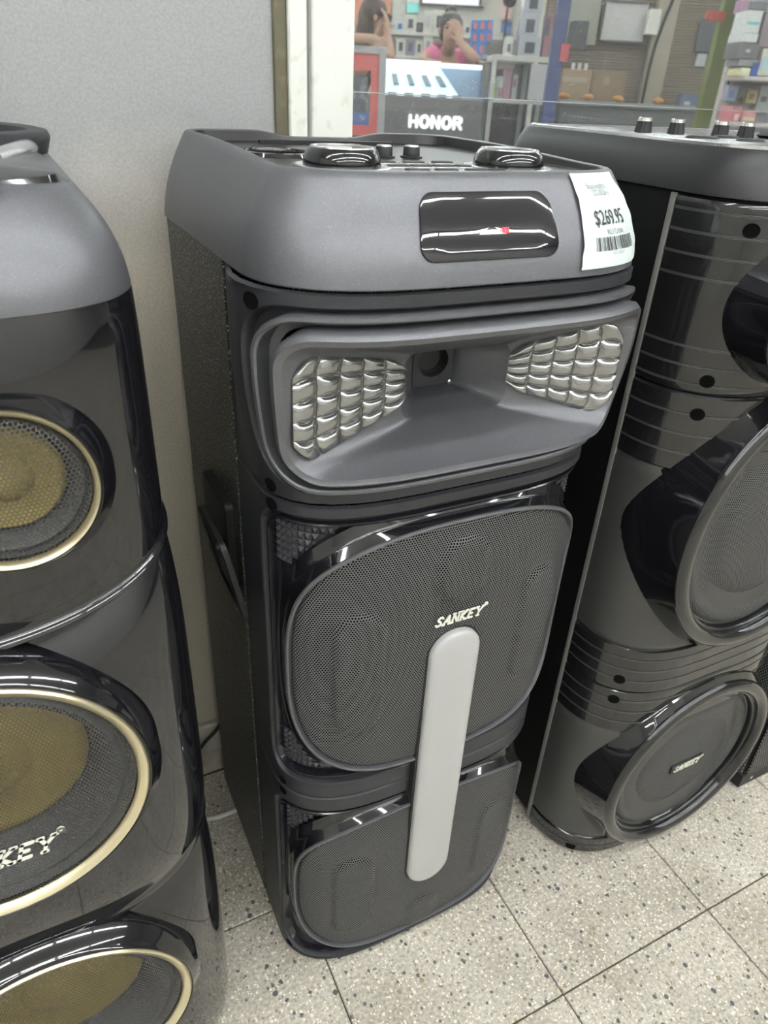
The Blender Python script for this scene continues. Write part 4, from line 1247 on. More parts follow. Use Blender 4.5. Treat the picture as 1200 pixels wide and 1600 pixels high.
# HONOR in rounded capitals
Hh = {'H': [[(.0, 0), (.0, 1)], [(.62, 0), (.62, 1)], [(0, .48), (.62, .48)]],
      'O': [[(.36 + .36 * math.cos(t), .5 + .5 * math.sin(t)) for t in [2 * math.pi * k / 14 for k in range(15)]]],
      'N': [[(0, 0), (0, 1), (.62, 0), (.62, 1)]],
      'R': [[(0, 0), (0, 1), (.42, 1), (.60, .88), (.60, .66), (.42, .52), (0, .52)], [(.36, .5), (.64, 0)]]}
V = []; F = []; cur = 0
for ch in 'HONOR':
    v, f = strokes(Hh[ch], .15, 5); n = len(V)
    V += [(x + cur, z) for x, z in v]; F += [tuple(i + n for i in ff) for ff in f]; cur += .98 if ch != 'O' else 1.06
tw = cur - .35
lx0, lz0 = K(640, 200, D0); lx1, lz1 = K(721, 182, D0)
sx_ = (lx1 - lx0) / tw; sz_ = (lz1 - lz0) / 1.3
mapped_print('brand_letters', V, F, lambda x, z, d: ((lx0 - xm) + x * sx_, -.002 - d, lz0 + .01 + z * sz_), cm_('white_lit_letters', (.92, .95, .92), .5, emit=((.95, 1, .97), .55)), ct, .012)

# --- poster stand in front of the counter
D1 = 4.7
sx0, _ = K(546, 140, D1); sx1, _ = K(602, 140, D1); _, sz1 = K(575, 72, D1); sm = (sx0 + sx1) / 2
st = kroot('poster_stand', sm, D1)
tag(st, 'grey framed poster stand with a red bordered poster behind the window post', 'stand')
w2 = (sx1 - sx0) / 2
fr_m = cm_('grey_stand_frame', (.40, .38, .39), .4)
mb = MB(); mb.box(-w2 - .25, -w2 - .21, 0, .03, .0, sz1, .003); mb.build('upright', fr_m, st)
mb = MB(); mb.box(w2 - .04, w2, 0, .03, .0, sz1, .003); mb.build('upright', fr_m, st)
mb = MB(); mb.box(-w2 - .21, w2 - .04, 0, .03, sz1 - .035, sz1, .003); mb.build('crossbar', fr_m, st)
mb = MB(); mb.box(-w2 - .21, w2 - .04, 0, .03, .60, .635, .003); mb.build('crossbar', fr_m, st)
red = cm_('red_poster_border', (.62, .13, .12), .5)
mb = MB(); mb.box(-w2 - .20, w2 - .04, .010, .016, sz1 - .115, sz1 - .035); mb.build('poster_header', red, st, 0)
mb = MB(); mb.box(w2 - .085, w2 - .04, .010, .016, .66, sz1 - .115); mb.build('poster_side', red, st, 0)
_, zr = K(575, 207, D1); _, zr2 = K(575, 196, D1)
mb = MB(); mb.box(-w2 - .20, w2 - .085, .010, .016, zr - .02, zr2); mb.build('poster_footer', red, st, 0)
_, zp1 = K(575, 112, D1); _, zp2 = K(575, 176, D1)
mb = MB(); mb.box(-w2 - .20, w2 - .10, .012, .016, zp2, zp1 - .02); mb.build('poster_picture', cm_('dark_poster_picture', (.10, .10, .12), .4, speck=(20, (.34, .33, .36), .5, .2)), st, 0)
mb = MB(); mb.box(-w2 - .18, w2 - .09, .012, .016, zr2, zp2); mb.build('poster_picture', cm_('blue_poster_picture', (.09, .14, .36), .4, speck=(16, (.55, .58, .66), .52, .1)), st, 0)
MB().box(-w2 - .30, w2 + .05, -.12, .15, 0, .02, .004).build('foot', fr_m, st)

# --- people
def skin_body(name, pts, edges, mat_, parent, sub=2):
    names = list(pts); me = bpy.data.meshes.new(name)
    me.from_pydata([pts[k][0] for k in names], [(names.index(a), names.index(b)) for a, b in edges], [])
    o = bpy.data.objects.new(name, me); COL.objects.link(o)
    o.modifiers.new('Skin', 'SKIN')
    sd = me.skin_vertices[0].data
    for i, k in enumerate(names):
        r = pts[k][1]; sd[i].radius = r if isinstance(r, tuple) else (r, r); sd[i].use_root = (i == 0)
    m = o.modifiers.new('Sub', 'SUBSURF'); m.levels = sub; m.render_levels = sub
    bpy.context.view_layer.update()
    me2 = bpy.data.meshes.new_from_object(o.evaluated_get(bpy.context.evaluated_depsgraph_get()))
    bpy.data.objects.remove(o); bpy.data.meshes.remove(me)
    me2.name = name
    me2.polygons.foreach_set('use_smooth', [True] * len(me2.polygons))
    me2.materials.clear(); me2.materials.append(mat_)
    r = bpy.data.objects.new(name, me2); COL.objects.link(r); r.parent = parent
    return r
def blob(name, parts, mat_, parent, n=16):
    mb = MB()
    for (c, r) in parts:
        prof = [(max(math.sin(math.pi * k / 10), .001) , -math.cos(math.pi * k / 10)) for k in range(11)]
        rings = [[(c[0] + r[0] * q * math.cos(2 * math.pi * i / n), c[1] + r[1] * q * math.sin(2 * math.pi * i / n), c[2] + r[2] * h) for i in range(n)] for q, h in prof]
        mb.loft(rings, True, True)
    return mb.build(name, mat_, parent, 60)
skin = cm_('warm_skin', (.46, .27, .19), .55)
LEGS = [('pelvis', 'hipL'), ('hipL', 'kneeL'), ('kneeL', 'footL'), ('footL', 'toeL'), ('pelvis', 'hipR'), ('hipR', 'kneeR'), ('kneeR', 'footR'), ('footR', 'toeR')]
def legs(cx, y):
    return {'hipL': ((cx - .09, y, .88), .085), 'kneeL': ((cx - .10, y - .02, .48), .058), 'footL': ((cx - .10, y, .07), .040), 'toeL': ((cx - .10, y - .13, .035), .030),
            'hipR': ((cx + .09, y, .88), .085), 'kneeR': ((cx + .10, y - .02, .48), .058), 'footR': ((cx + .10, y, .07), .040), 'toeR': ((cx + .10, y - .13, .035), .030)}
def hand(pts, edges, wrist, base, fdir, side, curl, tag_):
    """palm and five bent fingers from a wrist"""
    f = Vector(fdir).normalized(); s = Vector(side).normalized(); c = Vector(curl).normalized(); W = Vector(base)
    palm = W + f * .045
    pts[tag_ + 'palm'] = (tuple(palm), (.026, .018)); edges.append((wrist, tag_ + 'palm'))
    for i, (o, l) in enumerate(((-.027, .062), (-.009, .072), (.009, .068), (.026, .054))):
        a = palm + f * .035 + s * o; b = a + f * l * .55 + c * .008; d = b + f * l * .25 + c * l * .40
        for q, p, r in (('a', a, .010), ('b', b, .009), ('c', d, .007)): pts[f'{tag_}{i}{q}'] = (tuple(p), r)
        edges += [(tag_ + 'palm', f'{tag_}{i}a'), (f'{tag_}{i}a', f'{tag_}{i}b'), (f'{tag_}{i}b', f'{tag_}{i}c')]
    a = palm - s * .030 - f * .005; b = a - s * .018 + f * .022 + c * .012
    pts[tag_ + 'ta'] = (tuple(a), .011); pts[tag_ + 'tb'] = (tuple(b), .009)
    edges += [(tag_ + 'palm', tag_ + 'ta'), (tag_ + 'ta', tag_ + 'tb')]

# woman in the pink shirt, leaning on the counter with a hand at her face
DP = 6.35
hx, hz = K(704, 48, DP - .12)
pk = kroot('person', hx, DP)
tag(pk, 'person in a pink t-shirt leaning on the lit counter, hand raised to the face', 'person')
sh = hz - .150
pts = {'pelvis': ((0, .18, .95), .12), 'waist': ((0, .14, 1.10), .105), 'chest': ((0, .05, sh - .10), .115), 'neckbase': ((0, .0, sh + .035), .06), 'neck': ((0, -.06, hz - .115), .048),
       'jaw': ((0, -.13, hz - .068), (.052, .058)), 'headmid': ((0, -.12, hz), (.078, .090)), 'headtop': ((0, -.10, hz + .075), (.062, .070)), 'nose': ((0, -.225, hz - .015), .010)}
pts.update(legs(0, .18))
ex, ez = K(655, 100, DP - .25); rx_, rz_ = K(748, 98, DP - .30)
pts.update({'shL': ((-.155, .03, sh), .056), 'elL': ((ex - hx + .02, -.16, ez + .01), .040), 'wrL': ((ex - hx + .20, -.27, ez - .005), .028),
            'shR': ((.155, .03, sh), .056), 'elR': ((rx_ - hx - .015, -.24, rz_ + .015), .040), 'wrR': ((.070, -.245, hz - .075), .028)})
ed = [('pelvis', 'waist'), ('waist', 'chest'), ('chest', 'neckbase'), ('neckbase', 'neck'), ('neck', 'jaw'), ('jaw', 'headmid'), ('headmid', 'headtop'), ('headmid', 'nose'),
      ('chest', 'shL'), ('shL', 'elL'), ('elL', 'wrL'), ('chest', 'shR'), ('shR', 'elR'), ('elR', 'wrR')] + LEGS
hand(pts, ed, 'wrL', pts['wrL'][0], (1, -.1, 0), (0, -1, 0), (0, 0, -1), 'l')
hand(pts, ed, 'wrR', pts['wrR'][0], (-.35, .02, .95), (.9, 0, .35), (-.5, .5, .2), 'r')
skin_body('body', pts, ed, skin, pk)
sp = {'pelvis': ((0, .18, .93), .135), 'waist': ((0, .14, 1.10), .122), 'chest': ((0, .05, sh - .10), .135), 'collar': ((0, .0, sh + .03), .075),
      'shL': ((-.155, .03, sh), .068), 'slL': (tuple(Vector((-.155, .03, sh)).lerp(Vector(pts['elL'][0]), .55)), .058), 'shR': ((.155, .03, sh), .068), 'slR': (tuple(Vector((.155, .03, sh)).lerp(Vector(pts['elR'][0]), .5)), .058)}
skin_body('shirt', sp, [('pelvis', 'waist'), ('waist', 'chest'), ('chest', 'collar'), ('chest', 'shL'), ('shL', 'slL'), ('chest', 'shR'), ('shR', 'slR')], cm_('bright_pink_cotton', (.80, .17, .36), .7), pk)
skin_body('trousers', {'pelvis': ((0, .18, .90), .14), **{k: (v[0], v[1] + .014) for k, v in legs(0, .18).items() if 'toe' not in k}}, [e for e in LEGS if 'toe' not in e[1]], cm_('dark_blue_denim', (.04, .05, .09), .8), pk)
hair = cm_('black_hair', (.018, .014, .014), .45)
blob('hair', [((0, -.085, hz + .045), (.088, .095, .075)), ((0, -.03, hz + .01), (.085, .075, .10)), ((0, .0, hz + .125), (.045, .045, .04))], hair, pk)
dark = cm_('dark_eye', (.03, .02, .02), .3)
for s in (-1, 1):
    blob('eye', [((s * .032, -.2035, hz + .012), (.013, .006, .006))], dark, pk, 10)
    blob('eyebrow', [((s * .033, -.201, hz + .034), (.018, .006, .004))], hair, pk, 10)
    blob('ear', [((s * .080, -.11, hz - .005), (.010, .018, .026))], skin, pk, 10)
blob('mouth', [((0, -.196, hz - .058), (.022, .008, .006))], cm_('dark_pink_lips', (.40, .12, .12), .5), pk, 10)

# woman in the black tank top at the left, seen from the side
DQ = 6.2
qx, qz = K(590, 26, DQ)
pq = kroot('person', qx, DQ)
tag(pq, 'person in black tank top and glasses, brown hair, left of the lit counter', 'person')
sh = qz - .225
cx0 = -.10
pts = {'pelvis': ((cx0 - .10, .12, .95), .12), 'waist': ((cx0 - .08, .12, 1.12), .105), 'chest': ((cx0 - .02, .08, sh - .10), .115), 'neckbase': ((cx0 + .02, .05, sh + .03), .056), 'neck': ((-.04, .03, qz - .12), .045),
       'jaw': ((.035, .0, qz - .070), (.050, .050)), 'headmid': ((.0, .0, qz), (.090, .078)), 'headtop': ((-.015, .0, qz + .075), (.068, .062)), 'nose': ((.105, -.01, qz - .012), .010)}
pts.update(legs(cx0 - .10, .12))
ax_, az_ = K(552, 62, DQ - .1); bx_, bz_ = K(588, 62, DQ - .25); fx_, fz_ = K(608, 90, DQ - .3)
pts.update({'shL': ((cx0 - .10, -.08, sh - .01), .052), 'elL': ((ax_ - qx - .16, -.20, az_ + .0), .040), 'wrL': ((bx_ - qx - .03, -.28, bz_ + .005), .028),
            'shR': ((cx0 + .10, .14, sh), .050), 'elR': ((fx_ - qx + .01, -.16, fz_ + .01), .040), 'wrR': ((.075, -.09, qz - .105), .028)})
ed = [('pelvis', 'waist'), ('waist', 'chest'), ('chest', 'neckbase'), ('neckbase', 'neck'), ('neck', 'jaw'), ('jaw', 'headmid'), ('headmid', 'headtop'), ('headmid', 'nose'),
      ('chest', 'shL'), ('shL', 'elL'), ('elL', 'wrL'), ('chest', 'shR'), ('shR', 'elR'), ('elR', 'wrR')] + LEGS
hand(pts, ed, 'wrL', pts['wrL'][0], (1, -.1, -.3), (0, -.3, 1), (0, .6, -.8), 'l')
hand(pts, ed, 'wrR', pts['wrR'][0], (-.1, .05, 1), (.2, 1, 0), (-.8, 0, .3), 'r')
skin_body('body', pts, ed, skin, pq)
sp = {'pelvis': ((cx0 - .10, .12, .93), .135), 'waist': ((cx0 - .08, .12, 1.12), .120), 'chest': ((cx0 - .02, .08, sh - .10), .130), 'top': ((cx0 + .01, .06, sh - .02), .088)}
skin_body('tank_top', sp, [('pelvis', 'waist'), ('waist', 'chest'), ('chest', 'top')], cm_('black_cotton', (.016, .016, .026), .8), pq)
skin_body('trousers', {'pelvis': ((cx0 - .10, .12, .90), .14), **{k: (v[0], v[1] + .014) for k, v in legs(cx0 - .10, .12).items() if 'toe' not in k}}, [e for e in LEGS if 'toe' not in e[1]], C_['dark_blue_denim'], pq)
bh = cm_('brown_hair', (.055, .028, .018), .5)
blob('hair', [((-.030, .0, qz + .035), (.100, .100, .085)), ((-.075, .01, qz - .03), (.070, .085, .13)), ((-.11, .02, qz - .17), (.060, .07, .16))], bh, pq)
mb = MB(); mb.tube([(-.02, -.085, qz + .016), (.06, -.078, qz + .016), (.092, -.045, qz + .012)], .0035, 6); mb.tube([(.092, -.05, qz + .012), (.100, -.03, qz - .008), (.103, .0, qz + .010)], .0035, 6)
mb.build('glasses', cm_('dark_glasses', (.02, .015, .015), .3), pq)
blob('ear', [((-.012, -.082, qz - .01), (.016, .010, .026))], skin, pq, 10)
blob('eye', [((.078, -.045, qz + .006), (.006, .008, .005))], dark, pq, 10)
blob('mouth', [((.080, -.02, qz - .062), (.008, .018, .005))], C_['dark_pink_lips'], pq, 10)

# --- back shelf behind the two people with boxed phones
DS = 7.3
bx0, _ = K(500, 60, DS); bx1, _ = K(860, 60, DS); bm = (bx0 + bx1) / 2
bs = kroot('back_shelf', bm, DS)
tag(bs, 'pale shelf unit with boxed phones against the arcade wall behind the counter', 'shelf')
sw = (bx1 - bx0) / 2
MB().box(-sw, sw, .30, .36, 0, 2.6).build('back_panel', cm_('cream_back_panel', (.60, .585, .52), .6), bs, 0)
zs = [K(660, y, DS)[1] for y in (88, 51)]
for z in zs:
    MB().box(-sw, sw, 0, .26, z - .025, z, .003).build('shelf_board', cm_('pale_board', (.62, .61, .57), .5), bs, 0)
for x in (-sw, sw - .03):
    MB().box(x, x + .03, 0, .26, 0, 2.2).build('shelf_side', C_['pale_board'], bs, 0)
def carton(px0, px1, py0, py1, D, col, art=None, label='', group=None, depth=.12, cat='box', gloss=.4, on=None):
    kx0, z0 = K((px0 + px1) / 2, py1, D)
    r = (kx0, D, z0)
    t = kroot('carton', kx0, D, z0 if on is None else on)
    kbox(MB(), r, px0, px1, py0, py1, D, D + depth, .002).build('box_body', cm_('carton_%02d_%02d_%02d' % tuple(int(c * 99) for c in col), col, gloss), t, 0)
    if art:
        (a0, a1, b0, b1, c) = art
        kbox(MB(), r, px0 + (px1 - px0) * a0, px0 + (px1 - px0) * a1, py0 + (py1 - py0) * b0, py0 + (py1 - py0) * b1, D - .004, D).build('box_art', cm_('art_%02d_%02d_%02d' % tuple(int(q * 99) for q in c), c, .4), t, 0)
    tag(t, label, cat, group); return t
Wc, Dk = (.66, .66, .58), (.06, .06, .07)
DS2 = DS + .05
zpx = 90
for px0, px1, py0, py1, col, c2, nm in (
        (618, 632, 34, 50, (.55, .62, .66), (.08, .16, .42), 'small white and blue carton on the shelf beside the brown-haired person'),
        (619, 633, 62, 88, Wc, Dk, 'white phone carton low on the shelf beside the brown-haired person'),
        (633, 650, 24, 50, Wc, Dk, 'white phone carton with a narrow dark picture under the cyan poster'),
        (650.5, 661, 34, 50, (.05, .05, .06), (.16, .15, .17), 'small black carton standing between white phone cartons'),
        (662, 676, 16, 50, Wc, (.52, .50, .54), 'tall white carton with a pale grey picture left of the pink shirt'),
        (677, 696, 14, 50, Wc, Dk, 'large white phone carton directly left of the black hair'),
        (634, 649, 58, 84, (.28, .28, .33), (.10, .10, .14), 'dark patterned carton on the lower shelf left of the pink shirt'),
        (650, 660, 60, 84, Wc, Dk, 'narrow white carton right of the dark patterned one'),
        (662, 676, 52, 84, Wc, (.32, .33, .38), 'white carton with a grey picture beside the pink sleeve'),
        (726, 736, 34, 50, (.60, .58, .52), Dk, 'beige carton left of the blue carton stack'),
        (712, 726, 20, 48, (.58, .56, .52), (.50, .48, .45), 'plain beige carton right of the black hair')):
    carton(px0, px1, py0, py1, DS2 - .04, col, (.28, .72, .22, .75, c2), nm, 'cartons on the pale shelf', .12, 'box', .4, zs[0] if py1 > 65 else zs[1])
# blue cartons in a 3 x 3 stack
orange = (.62, .16, .12)
rows_ = ['bottom', 'middle', 'top']; cols_ = ['left', 'middle', 'right']
for r_ in range(3):
    for c__ in range(3):
        px0 = 737 + c__ * 11.3 - (2 - r_) * 1.0; py1 = 86 - r_ * 18.3
        if r_ == 0 and c__ == 2: continue
        carton(px0, px0 + 11, py1 - 18, py1, 6.75, (.05, .22, .62), (.28, .78, .18, .78, orange), f'small blue carton with a red figure, {rows_[r_]} row, {cols_[c__]} of the stack', 'blue cartons stacked behind the counter', .12)
tb = kroot('side_table', K(752, 90, 6.85)[0], 6.85)
tag(tb, 'low grey table carrying the stack of blue cartons behind the counter', 'table')
zt_ = K(752, 86.3, 6.75)[1]
MB().box(-.15, .105, -.12, .08, zt_ - .03, zt_, .004).build('table_top', cm_('grey_table_top', (.35, .36, .38), .5), tb)
for sx in (-.13, .085):
    for sy in (-.10, .06): MB().box(sx - .012, sx + .012, sy - .012, sy + .012, 0, zt_ - .03).build('leg', C_['grey_table_top'], tb)
# wall screen and posters
def flat_panel(name, px0, px1, py0, py1, D, col, label, cat, frame=None, emit=None, depth=.018):
    kx, zc = K((px0 + px1) / 2, (py0 + py1) / 2, D); r = (kx, D, zc)
    t = kroot(name, kx, D, zc)
    kbox(MB(), r, px0, px1, py0, py1, D, D + depth, .002).build('sheet', mat(name + '_face', col, .35, emit=emit), t, 0)
    if frame:
        w = frame[0]
        for (a, b, c, d) in ((px0 - w, px1 + w, py0 - w, py0), (px0 - w, px1 + w, py1, py1 + w), (px0 - w, px0, py0, py1), (px1, px1 + w, py0, py1)):
            kbox(MB(), r, a, b, c, d, D - .012, D + depth).build('frame', cm_('frame_%02d' % int(frame[1] * 99), (frame[1],) * 3, .4), t, 0)
    tag(t, label, cat); return t
flat_panel('wall_screen', 662, 752, -70, 7, DS + .27, (.7, .68, .72), 'pale wall screen with a dark bezel above the pink-shirted person', 'screen', (4, .05), ((.85, .82, .88), .5))
flat_panel('poster', 637, 655, -45, 5, DS + .27, (.75, .80, .80), 'white poster left of the wall screen', 'poster')
flat_panel('poster', 636, 654, 5.5, 20, DS + .27, (.25, .78, .76), 'cyan poster under the white one beside the wall screen', 'poster')
flat_panel('poster', 785, 801, -20, 30, DS + .27, (.82, .52, .50), 'pink poster right of the black microphone stand', 'poster')
flat_panel('poster', 783, 799, 34, 52, DS + .27, (.10, .17, .42), 'dark blue sign under the pink poster', 'sign')
flat_panel('poster', 545, 612, -40, 44, DS + .28, (.66, .26, .16), 'orange red banner behind the brown-haired person', 'banner')
flat_panel('door_panel', 614, 628, -40, 40, DS + .265, (.55, .55, .50), 'pale upright wall strip right of the brown-haired person', 'panel')
# microphone stand
mx_, _ = K(784, 80, 7.12)
ms = kroot('microphone_stand', mx_, 7.12)
tag(ms, 'black stand with a round head between the blue cartons and the pink poster', 'stand')
zt2 = K(786, 5, 7.12)[1]
MB().tube([(0, 0, 0), (.0, 0, 1.0), (.008, 0, zt2)], .008, 8).build('pole', M['black'], ms)
blob('head', [((.02, 0, zt2 + .02), (.055, .05, .05))], M['black'], ms)
MB().lathe((0, 0, 0), 'z', [(.10, 0), (.10, .015), (.02, .03)], 24).build('base', M['black'], ms)

# --- glass showcase right of the counter
DC = 5.6
cx0_, _ = K(764, 150, DC); cx1_, _ = K(862, 150, DC); _, cz1 = K(815, 87, DC); cmx = (cx0_ + cx1_) / 2; cw = (cx1_ - cx0_) / 2
sc_ = kroot('showcase', cmx, DC)
tag(sc_, 'glass showcase with pale metal frame right of the lit counter', 'showcase')
pf = cm_('pale_metal_frame', (.52, .50, .47), .4)
for x in (-cw, .06 * 1, cw - .03):
    for y in (0, .42): MB().box(x, x + .03, y, y + .03, 0, cz1 - .03).build('upright', pf, sc_, 0)
MB().box(-cw, cw, 0, .45, cz1 - .035, cz1, .004).build('top_board', pf, sc_, 0)
_, csh = K(815, 157, DC)
MB().box(-cw, cw, .0, .45, csh - .02, csh).build('shelf', pf, sc_, 0)
MB().box(-cw, cw, .0, .45, .50, .55).build('shelf', pf, sc_, 0)
MB().box(-cw, cw, .44, .45, 0, cz1 - .035).build('rear_panel', cm_('dark_plum_panel', (.20, .13, .16), .6), sc_, 0)
MB().box(-cw, cw, .002, .006, .55, cz1 - .035).build('front_glass', clear_glass('case_glass'), sc_, 0)
for px0, px1, py0, py1, col, art, nm in (
        (766, 776, 128, 156, (.48, .52, .40), (.2, .8, .4, .8, (.30, .48, .08)), 'white carton with a green mark inside the showcase'),
        (777, 786, 120, 156, (.62, .58, .56), (.2, .8, .5, .9, (.60, .25, .30)), 'tall white carton inside the showcase next to the green one'),
        (787, 799, 108, 156, (.62, .30, .38), None, 'rose pink carton inside the showcase'),
        (800, 808, 116, 156, (.58, .55, .55), (.2, .8, .2, .5, (.5, .2, .3)), 'narrow pale carton beside the rose pink one in the showcase'),
        (780, 804, 98, 107, (.70, .52, .42), None, 'flat peach carton lying high in the showcase'),
        (764, 782, 172, 205, (.06, .12, .34), (.3, .9, .1, .5, (.05, .05, .07)), 'blue carton low in the showcase'),
        (784, 804, 184, 205, (.60, .60, .58), None, 'white carton low in the showcase')):
    carton(px0, px1, py0, py1, DC + .12, col, art, nm, 'cartons in the glass showcase', .12, 'box', .4, None if py1 < 110 else (csh if py1 < 160 else .55))
pm = cm_('grey_posted_sheet', (.46, .45, .47), .5)
kbox(MB(), (cmx, DC, 0), 827, 852, 100, 156, DC - .006, DC - .003).build('posted_sheet', pm, sc_, 0)
# clear boxes standing on the showcase
zoff = 0.0
for px0, px1, py0, py1, D, nm in ((811, 845, 55, 87, DC + .05, 'clear plastic box with black headphones, lower one on the showcase'), (814, 844, 17, 54, DC + .05, 'clear plastic box with a dark device, upper one on the showcase'), (820, 850, -20, 16, DC + .05, 'grey carton on top of the two clear boxes')):
    carton(px0, px1, py0, py1, D, (.42, .43, .46), (.28, .72, .30, .85, (.06, .06, .08)), nm, 'boxes stacked on the showcase', .16, 'box', .15, cz1 + zoff)
    zoff += K(828, py0, D)[1] - K(828, py1, D)[1] + .001
carton(789, 801, 58, 87, DC + .05, (.62, .61, .58), (.35, .7, .4, .8, (.10, .09, .10)), 'white carton standing left of the clear plastic boxes on the showcase', None, .12, 'box', .4, cz1)
carton(851, 861, 18, 87, DC + .08, (.30, .12, .16), (.2, .8, .1, .5, (.07, .08, .12)), 'dark red upright carton right of the clear plastic boxes', None, .12, 'box', .4, cz1)

# --- blue post, roller shutter wall and what hangs on it
def upright(name, px, py, D, w, d, col, label, cat, z1=2.74, rough=.4):
    kx, _ = K(px, py, D); t = kroot(name, kx, D)
    MB().box(-w / 2, w / 2, -d / 2, d / 2, 0, z1, .004).build('shaft', mat(name + '_paint', col, rough), t)
    MB().box(-w / 2 - .012, w / 2 + .012, -d / 2 - .012, d / 2 + .012, 0, .05, .003).build('base_shoe', C_['grey_stand_frame'], t)
    tag(t, label, cat); return t
bp = upright('blue_post', 866, 110, 5.0, .075, .06, (.045, .06, .19), 'dark blue square post right of the glass showcase', 'post')
r_ = (bp.location.x * CA - bp.location.y * SA, 5.0, 0)
kbox(MB(), r_, 876, 889, 68, 96, 4.955, 4.969).build('red_tag', cm_('red_plastic_tag', (.50, .07, .09), .4), bp, 0)
DW_ = 6.4
w0, _ = K(846, 80, DW_); w1, _ = K(1165, 80, DW_)
sh_root = struct(kroot('wall_shutter', (w0 + w1) / 2, DW_))
slat_m = cm_('tan_shutter_slat', (.20, .160, .115), .5, speck=(9, (.25, .205, .155), .5, .3))
nsl = 0
slat_me = None
hwS = (w1 - w0) / 2
for i in range(110):
    z = .32 + i * .0190
    if slat_me is None:
        prof = [(-.000, 0), (-.0035, .004), (-.0045, .009), (-.0035, .014), (.000, .0180), (.006, .0180), (.006, 0)]
        mb = MB(); mb.loft([[(x, y, zz) for y, zz in prof] for x in (-hwS, hwS)], True, True)
        o = mb.build('slat', slat_m, sh_root, 30); slat_me = o.data
    else:
        o = bpy.data.objects.new('slat', slat_me); COL.objects.link(o); o.parent = sh_root
    o.location = (0, 0, z)
MB().box(-hwS, hwS, .008, .05, 0, 2.74).build('shutter_back', cm_('dark_shutter_back', (.06, .05, .04), .7), sh_root, 0)
flat_panel('whiteboard', 943, 1010, 4, 64, DW_ - .06, (.52, .50, .49), 'pale grey notice board hanging on the tan roller shutter', 'board', (2.2, .10))
flat_panel('switch_box', 1013, 1031, 14, 54, DW_ - .183, (.66, .65, .60), 'white electrical box beside the notice board', 'box', None, None, .08)
flat_panel('wall_panel', 880, 940, -60, 70, DW_ - .05, (.30, .30, .25), 'olive grey panel left of the notice board', 'panel')
flat_panel('wall_speaker', 895, 918, 32, 78, DW_ - .30, (.06, .06, .065), 'black upright box hanging right of the dark blue post', 'box', None, None, .18)
ux, _ = K(1031, 80, DW_ - .10); up_ = kroot('pilaster', ux, DW_ - .10)
MB().box(-.075, .075, 0, .075, 0, 2.74, .004).build('shaft', cm_('tan_pilaster', (.36, .31, .24), .6), up_)
MB().tube(smooth_path([(.05, -.012, 2.7), (.03, -.012, 1.9), (-.02, -.012, 1.62), (-.055, -.012, 1.35), (-.06, -.012, .6)]), .011, 8).build('cable', M['rubber'], up_)
tag(up_, 'tan pilaster with a dark cable running down it, right of the notice board', 'pillar')
# packing boxes on a grey counter in front of the shutter
DG = 5.9
g0, _ = K(872, 170, DG); g1, _ = K(1098, 170, DG); _, gz = K(980, 161, DG)
gc_ = kroot('counter', (g0 + g1) / 2, DG); gw_ = (g1 - g0) / 2
tag(gc_, 'grey green counter in front of the roller shutter', 'counter')
MB().box(-gw_, gw_, 0, .36, gz - .03, gz, .004).build('worktop', cm_('grey_green_top', (.26, .275, .27), .4), gc_)
MB().box(-gw_ + .02, gw_ - .02, .02, .34, 0, gz - .03).build('body', cm_('dark_grey_body', (.13, .135, .135), .5), gc_, 0)
ctn = (.36, .255, .155)
carton(876, 922, 112, 160, DG + .10, ctn, (.05, .9, .25, .42, (.44, .37, .28)), 'brown packing carton at the left end of the grey green counter', 'packing cartons on the counter', .18, 'box', .5, gz)
carton(923, 976, 112, 160, DG + .14, (.27, .19, .115), (.4, .55, .2, .45, (.38, .31, .22)), 'darker brown packing carton right of the first on the grey green counter', 'packing cartons on the counter', .18, 'box', .5, gz)
carton(1066, 1092, 143, 162, DG + .06, (.12, .15, .24), (.15, .5, .6, .9, (.5, .52, .56)), 'small slate blue carton at the right end of the grey green counter', 'packing cartons on the counter', .12, 'box', .5, gz)
for k, px in enumerate((893, 903, 913)):
    carton(px, px + 5, 101, 111.7, DG + .18, (.62, .62, .60), None, f'tiny white figure standing on the brown carton, {["left", "middle", "right"][k]} of three', 'white figures on the carton', .02, 'figure', .5, gz + K(900, 112, DG + .10)[1] - K(900, 160, DG + .10)[1])
for k, px in enumerate((880, 918, 965, 1028)):
    kx_, kz_ = K(px, 159.5, DG + .03); t = kroot('orange_lamp', kx_, DG + .03, gz)
    tag(t, ['orange round bulb lamp left end of the grey green counter', 'orange round bulb lamp under the packing cartons', 'orange round bulb lamp below the tan pilaster', 'orange round bulb lamp near the slate blue carton'][k], 'ornament', 'orange balls on the counter')
    blob('bulb', [((0, 0, .022), (.040, .030, .022))], cm_('orange_plastic', (.55, .25, .07), .4), t)
    MB().lathe((0, 0, 0), 'z', [(.018, 0), (.018, .006), (.012, .008)], 16).build('base', C_['dark_grey_body'], t)

# --- green post and the accessory stand at the right edge
upright('green_post', 1122, 90, 4.6, .085, .07, (.155, .185, .04), 'olive green post between the roller shutter and the accessory stand', 'post')
flat_panel('red_sign', 1104, 1133, 17, 33, 4.550, (.55, .09, .07), 'small red sign on the olive green post', 'sign')
flat_panel('notice', 1088, 1103, 84, 104, DW_ - .032, (.42, .44, .48), 'grey notice left of the olive green post', 'notice')
flat_panel('dark_picture', 1090, 1125, 30, 82, DW_ - .032, (.075, .08, .09), 'dark picture behind the olive green post under the red sign', 'picture')
DA = 4.3
a0, _ = K(1138, 100, DA); a1, _ = K(1330, 100, DA)
ac = kroot('accessory_stand', (a0 + a1) / 2, DA); aw = (a1 - a0) / 2
tag(ac, 'pale accessory stand with slot posts and shelves at the right edge', 'stand')
pale = cm_('pale_pink_metal', (.56, .50, .49), .4)
MB().box(-aw, -aw + .055, 0, .05, 0, 2.3, .004).build('upright', pale, ac)
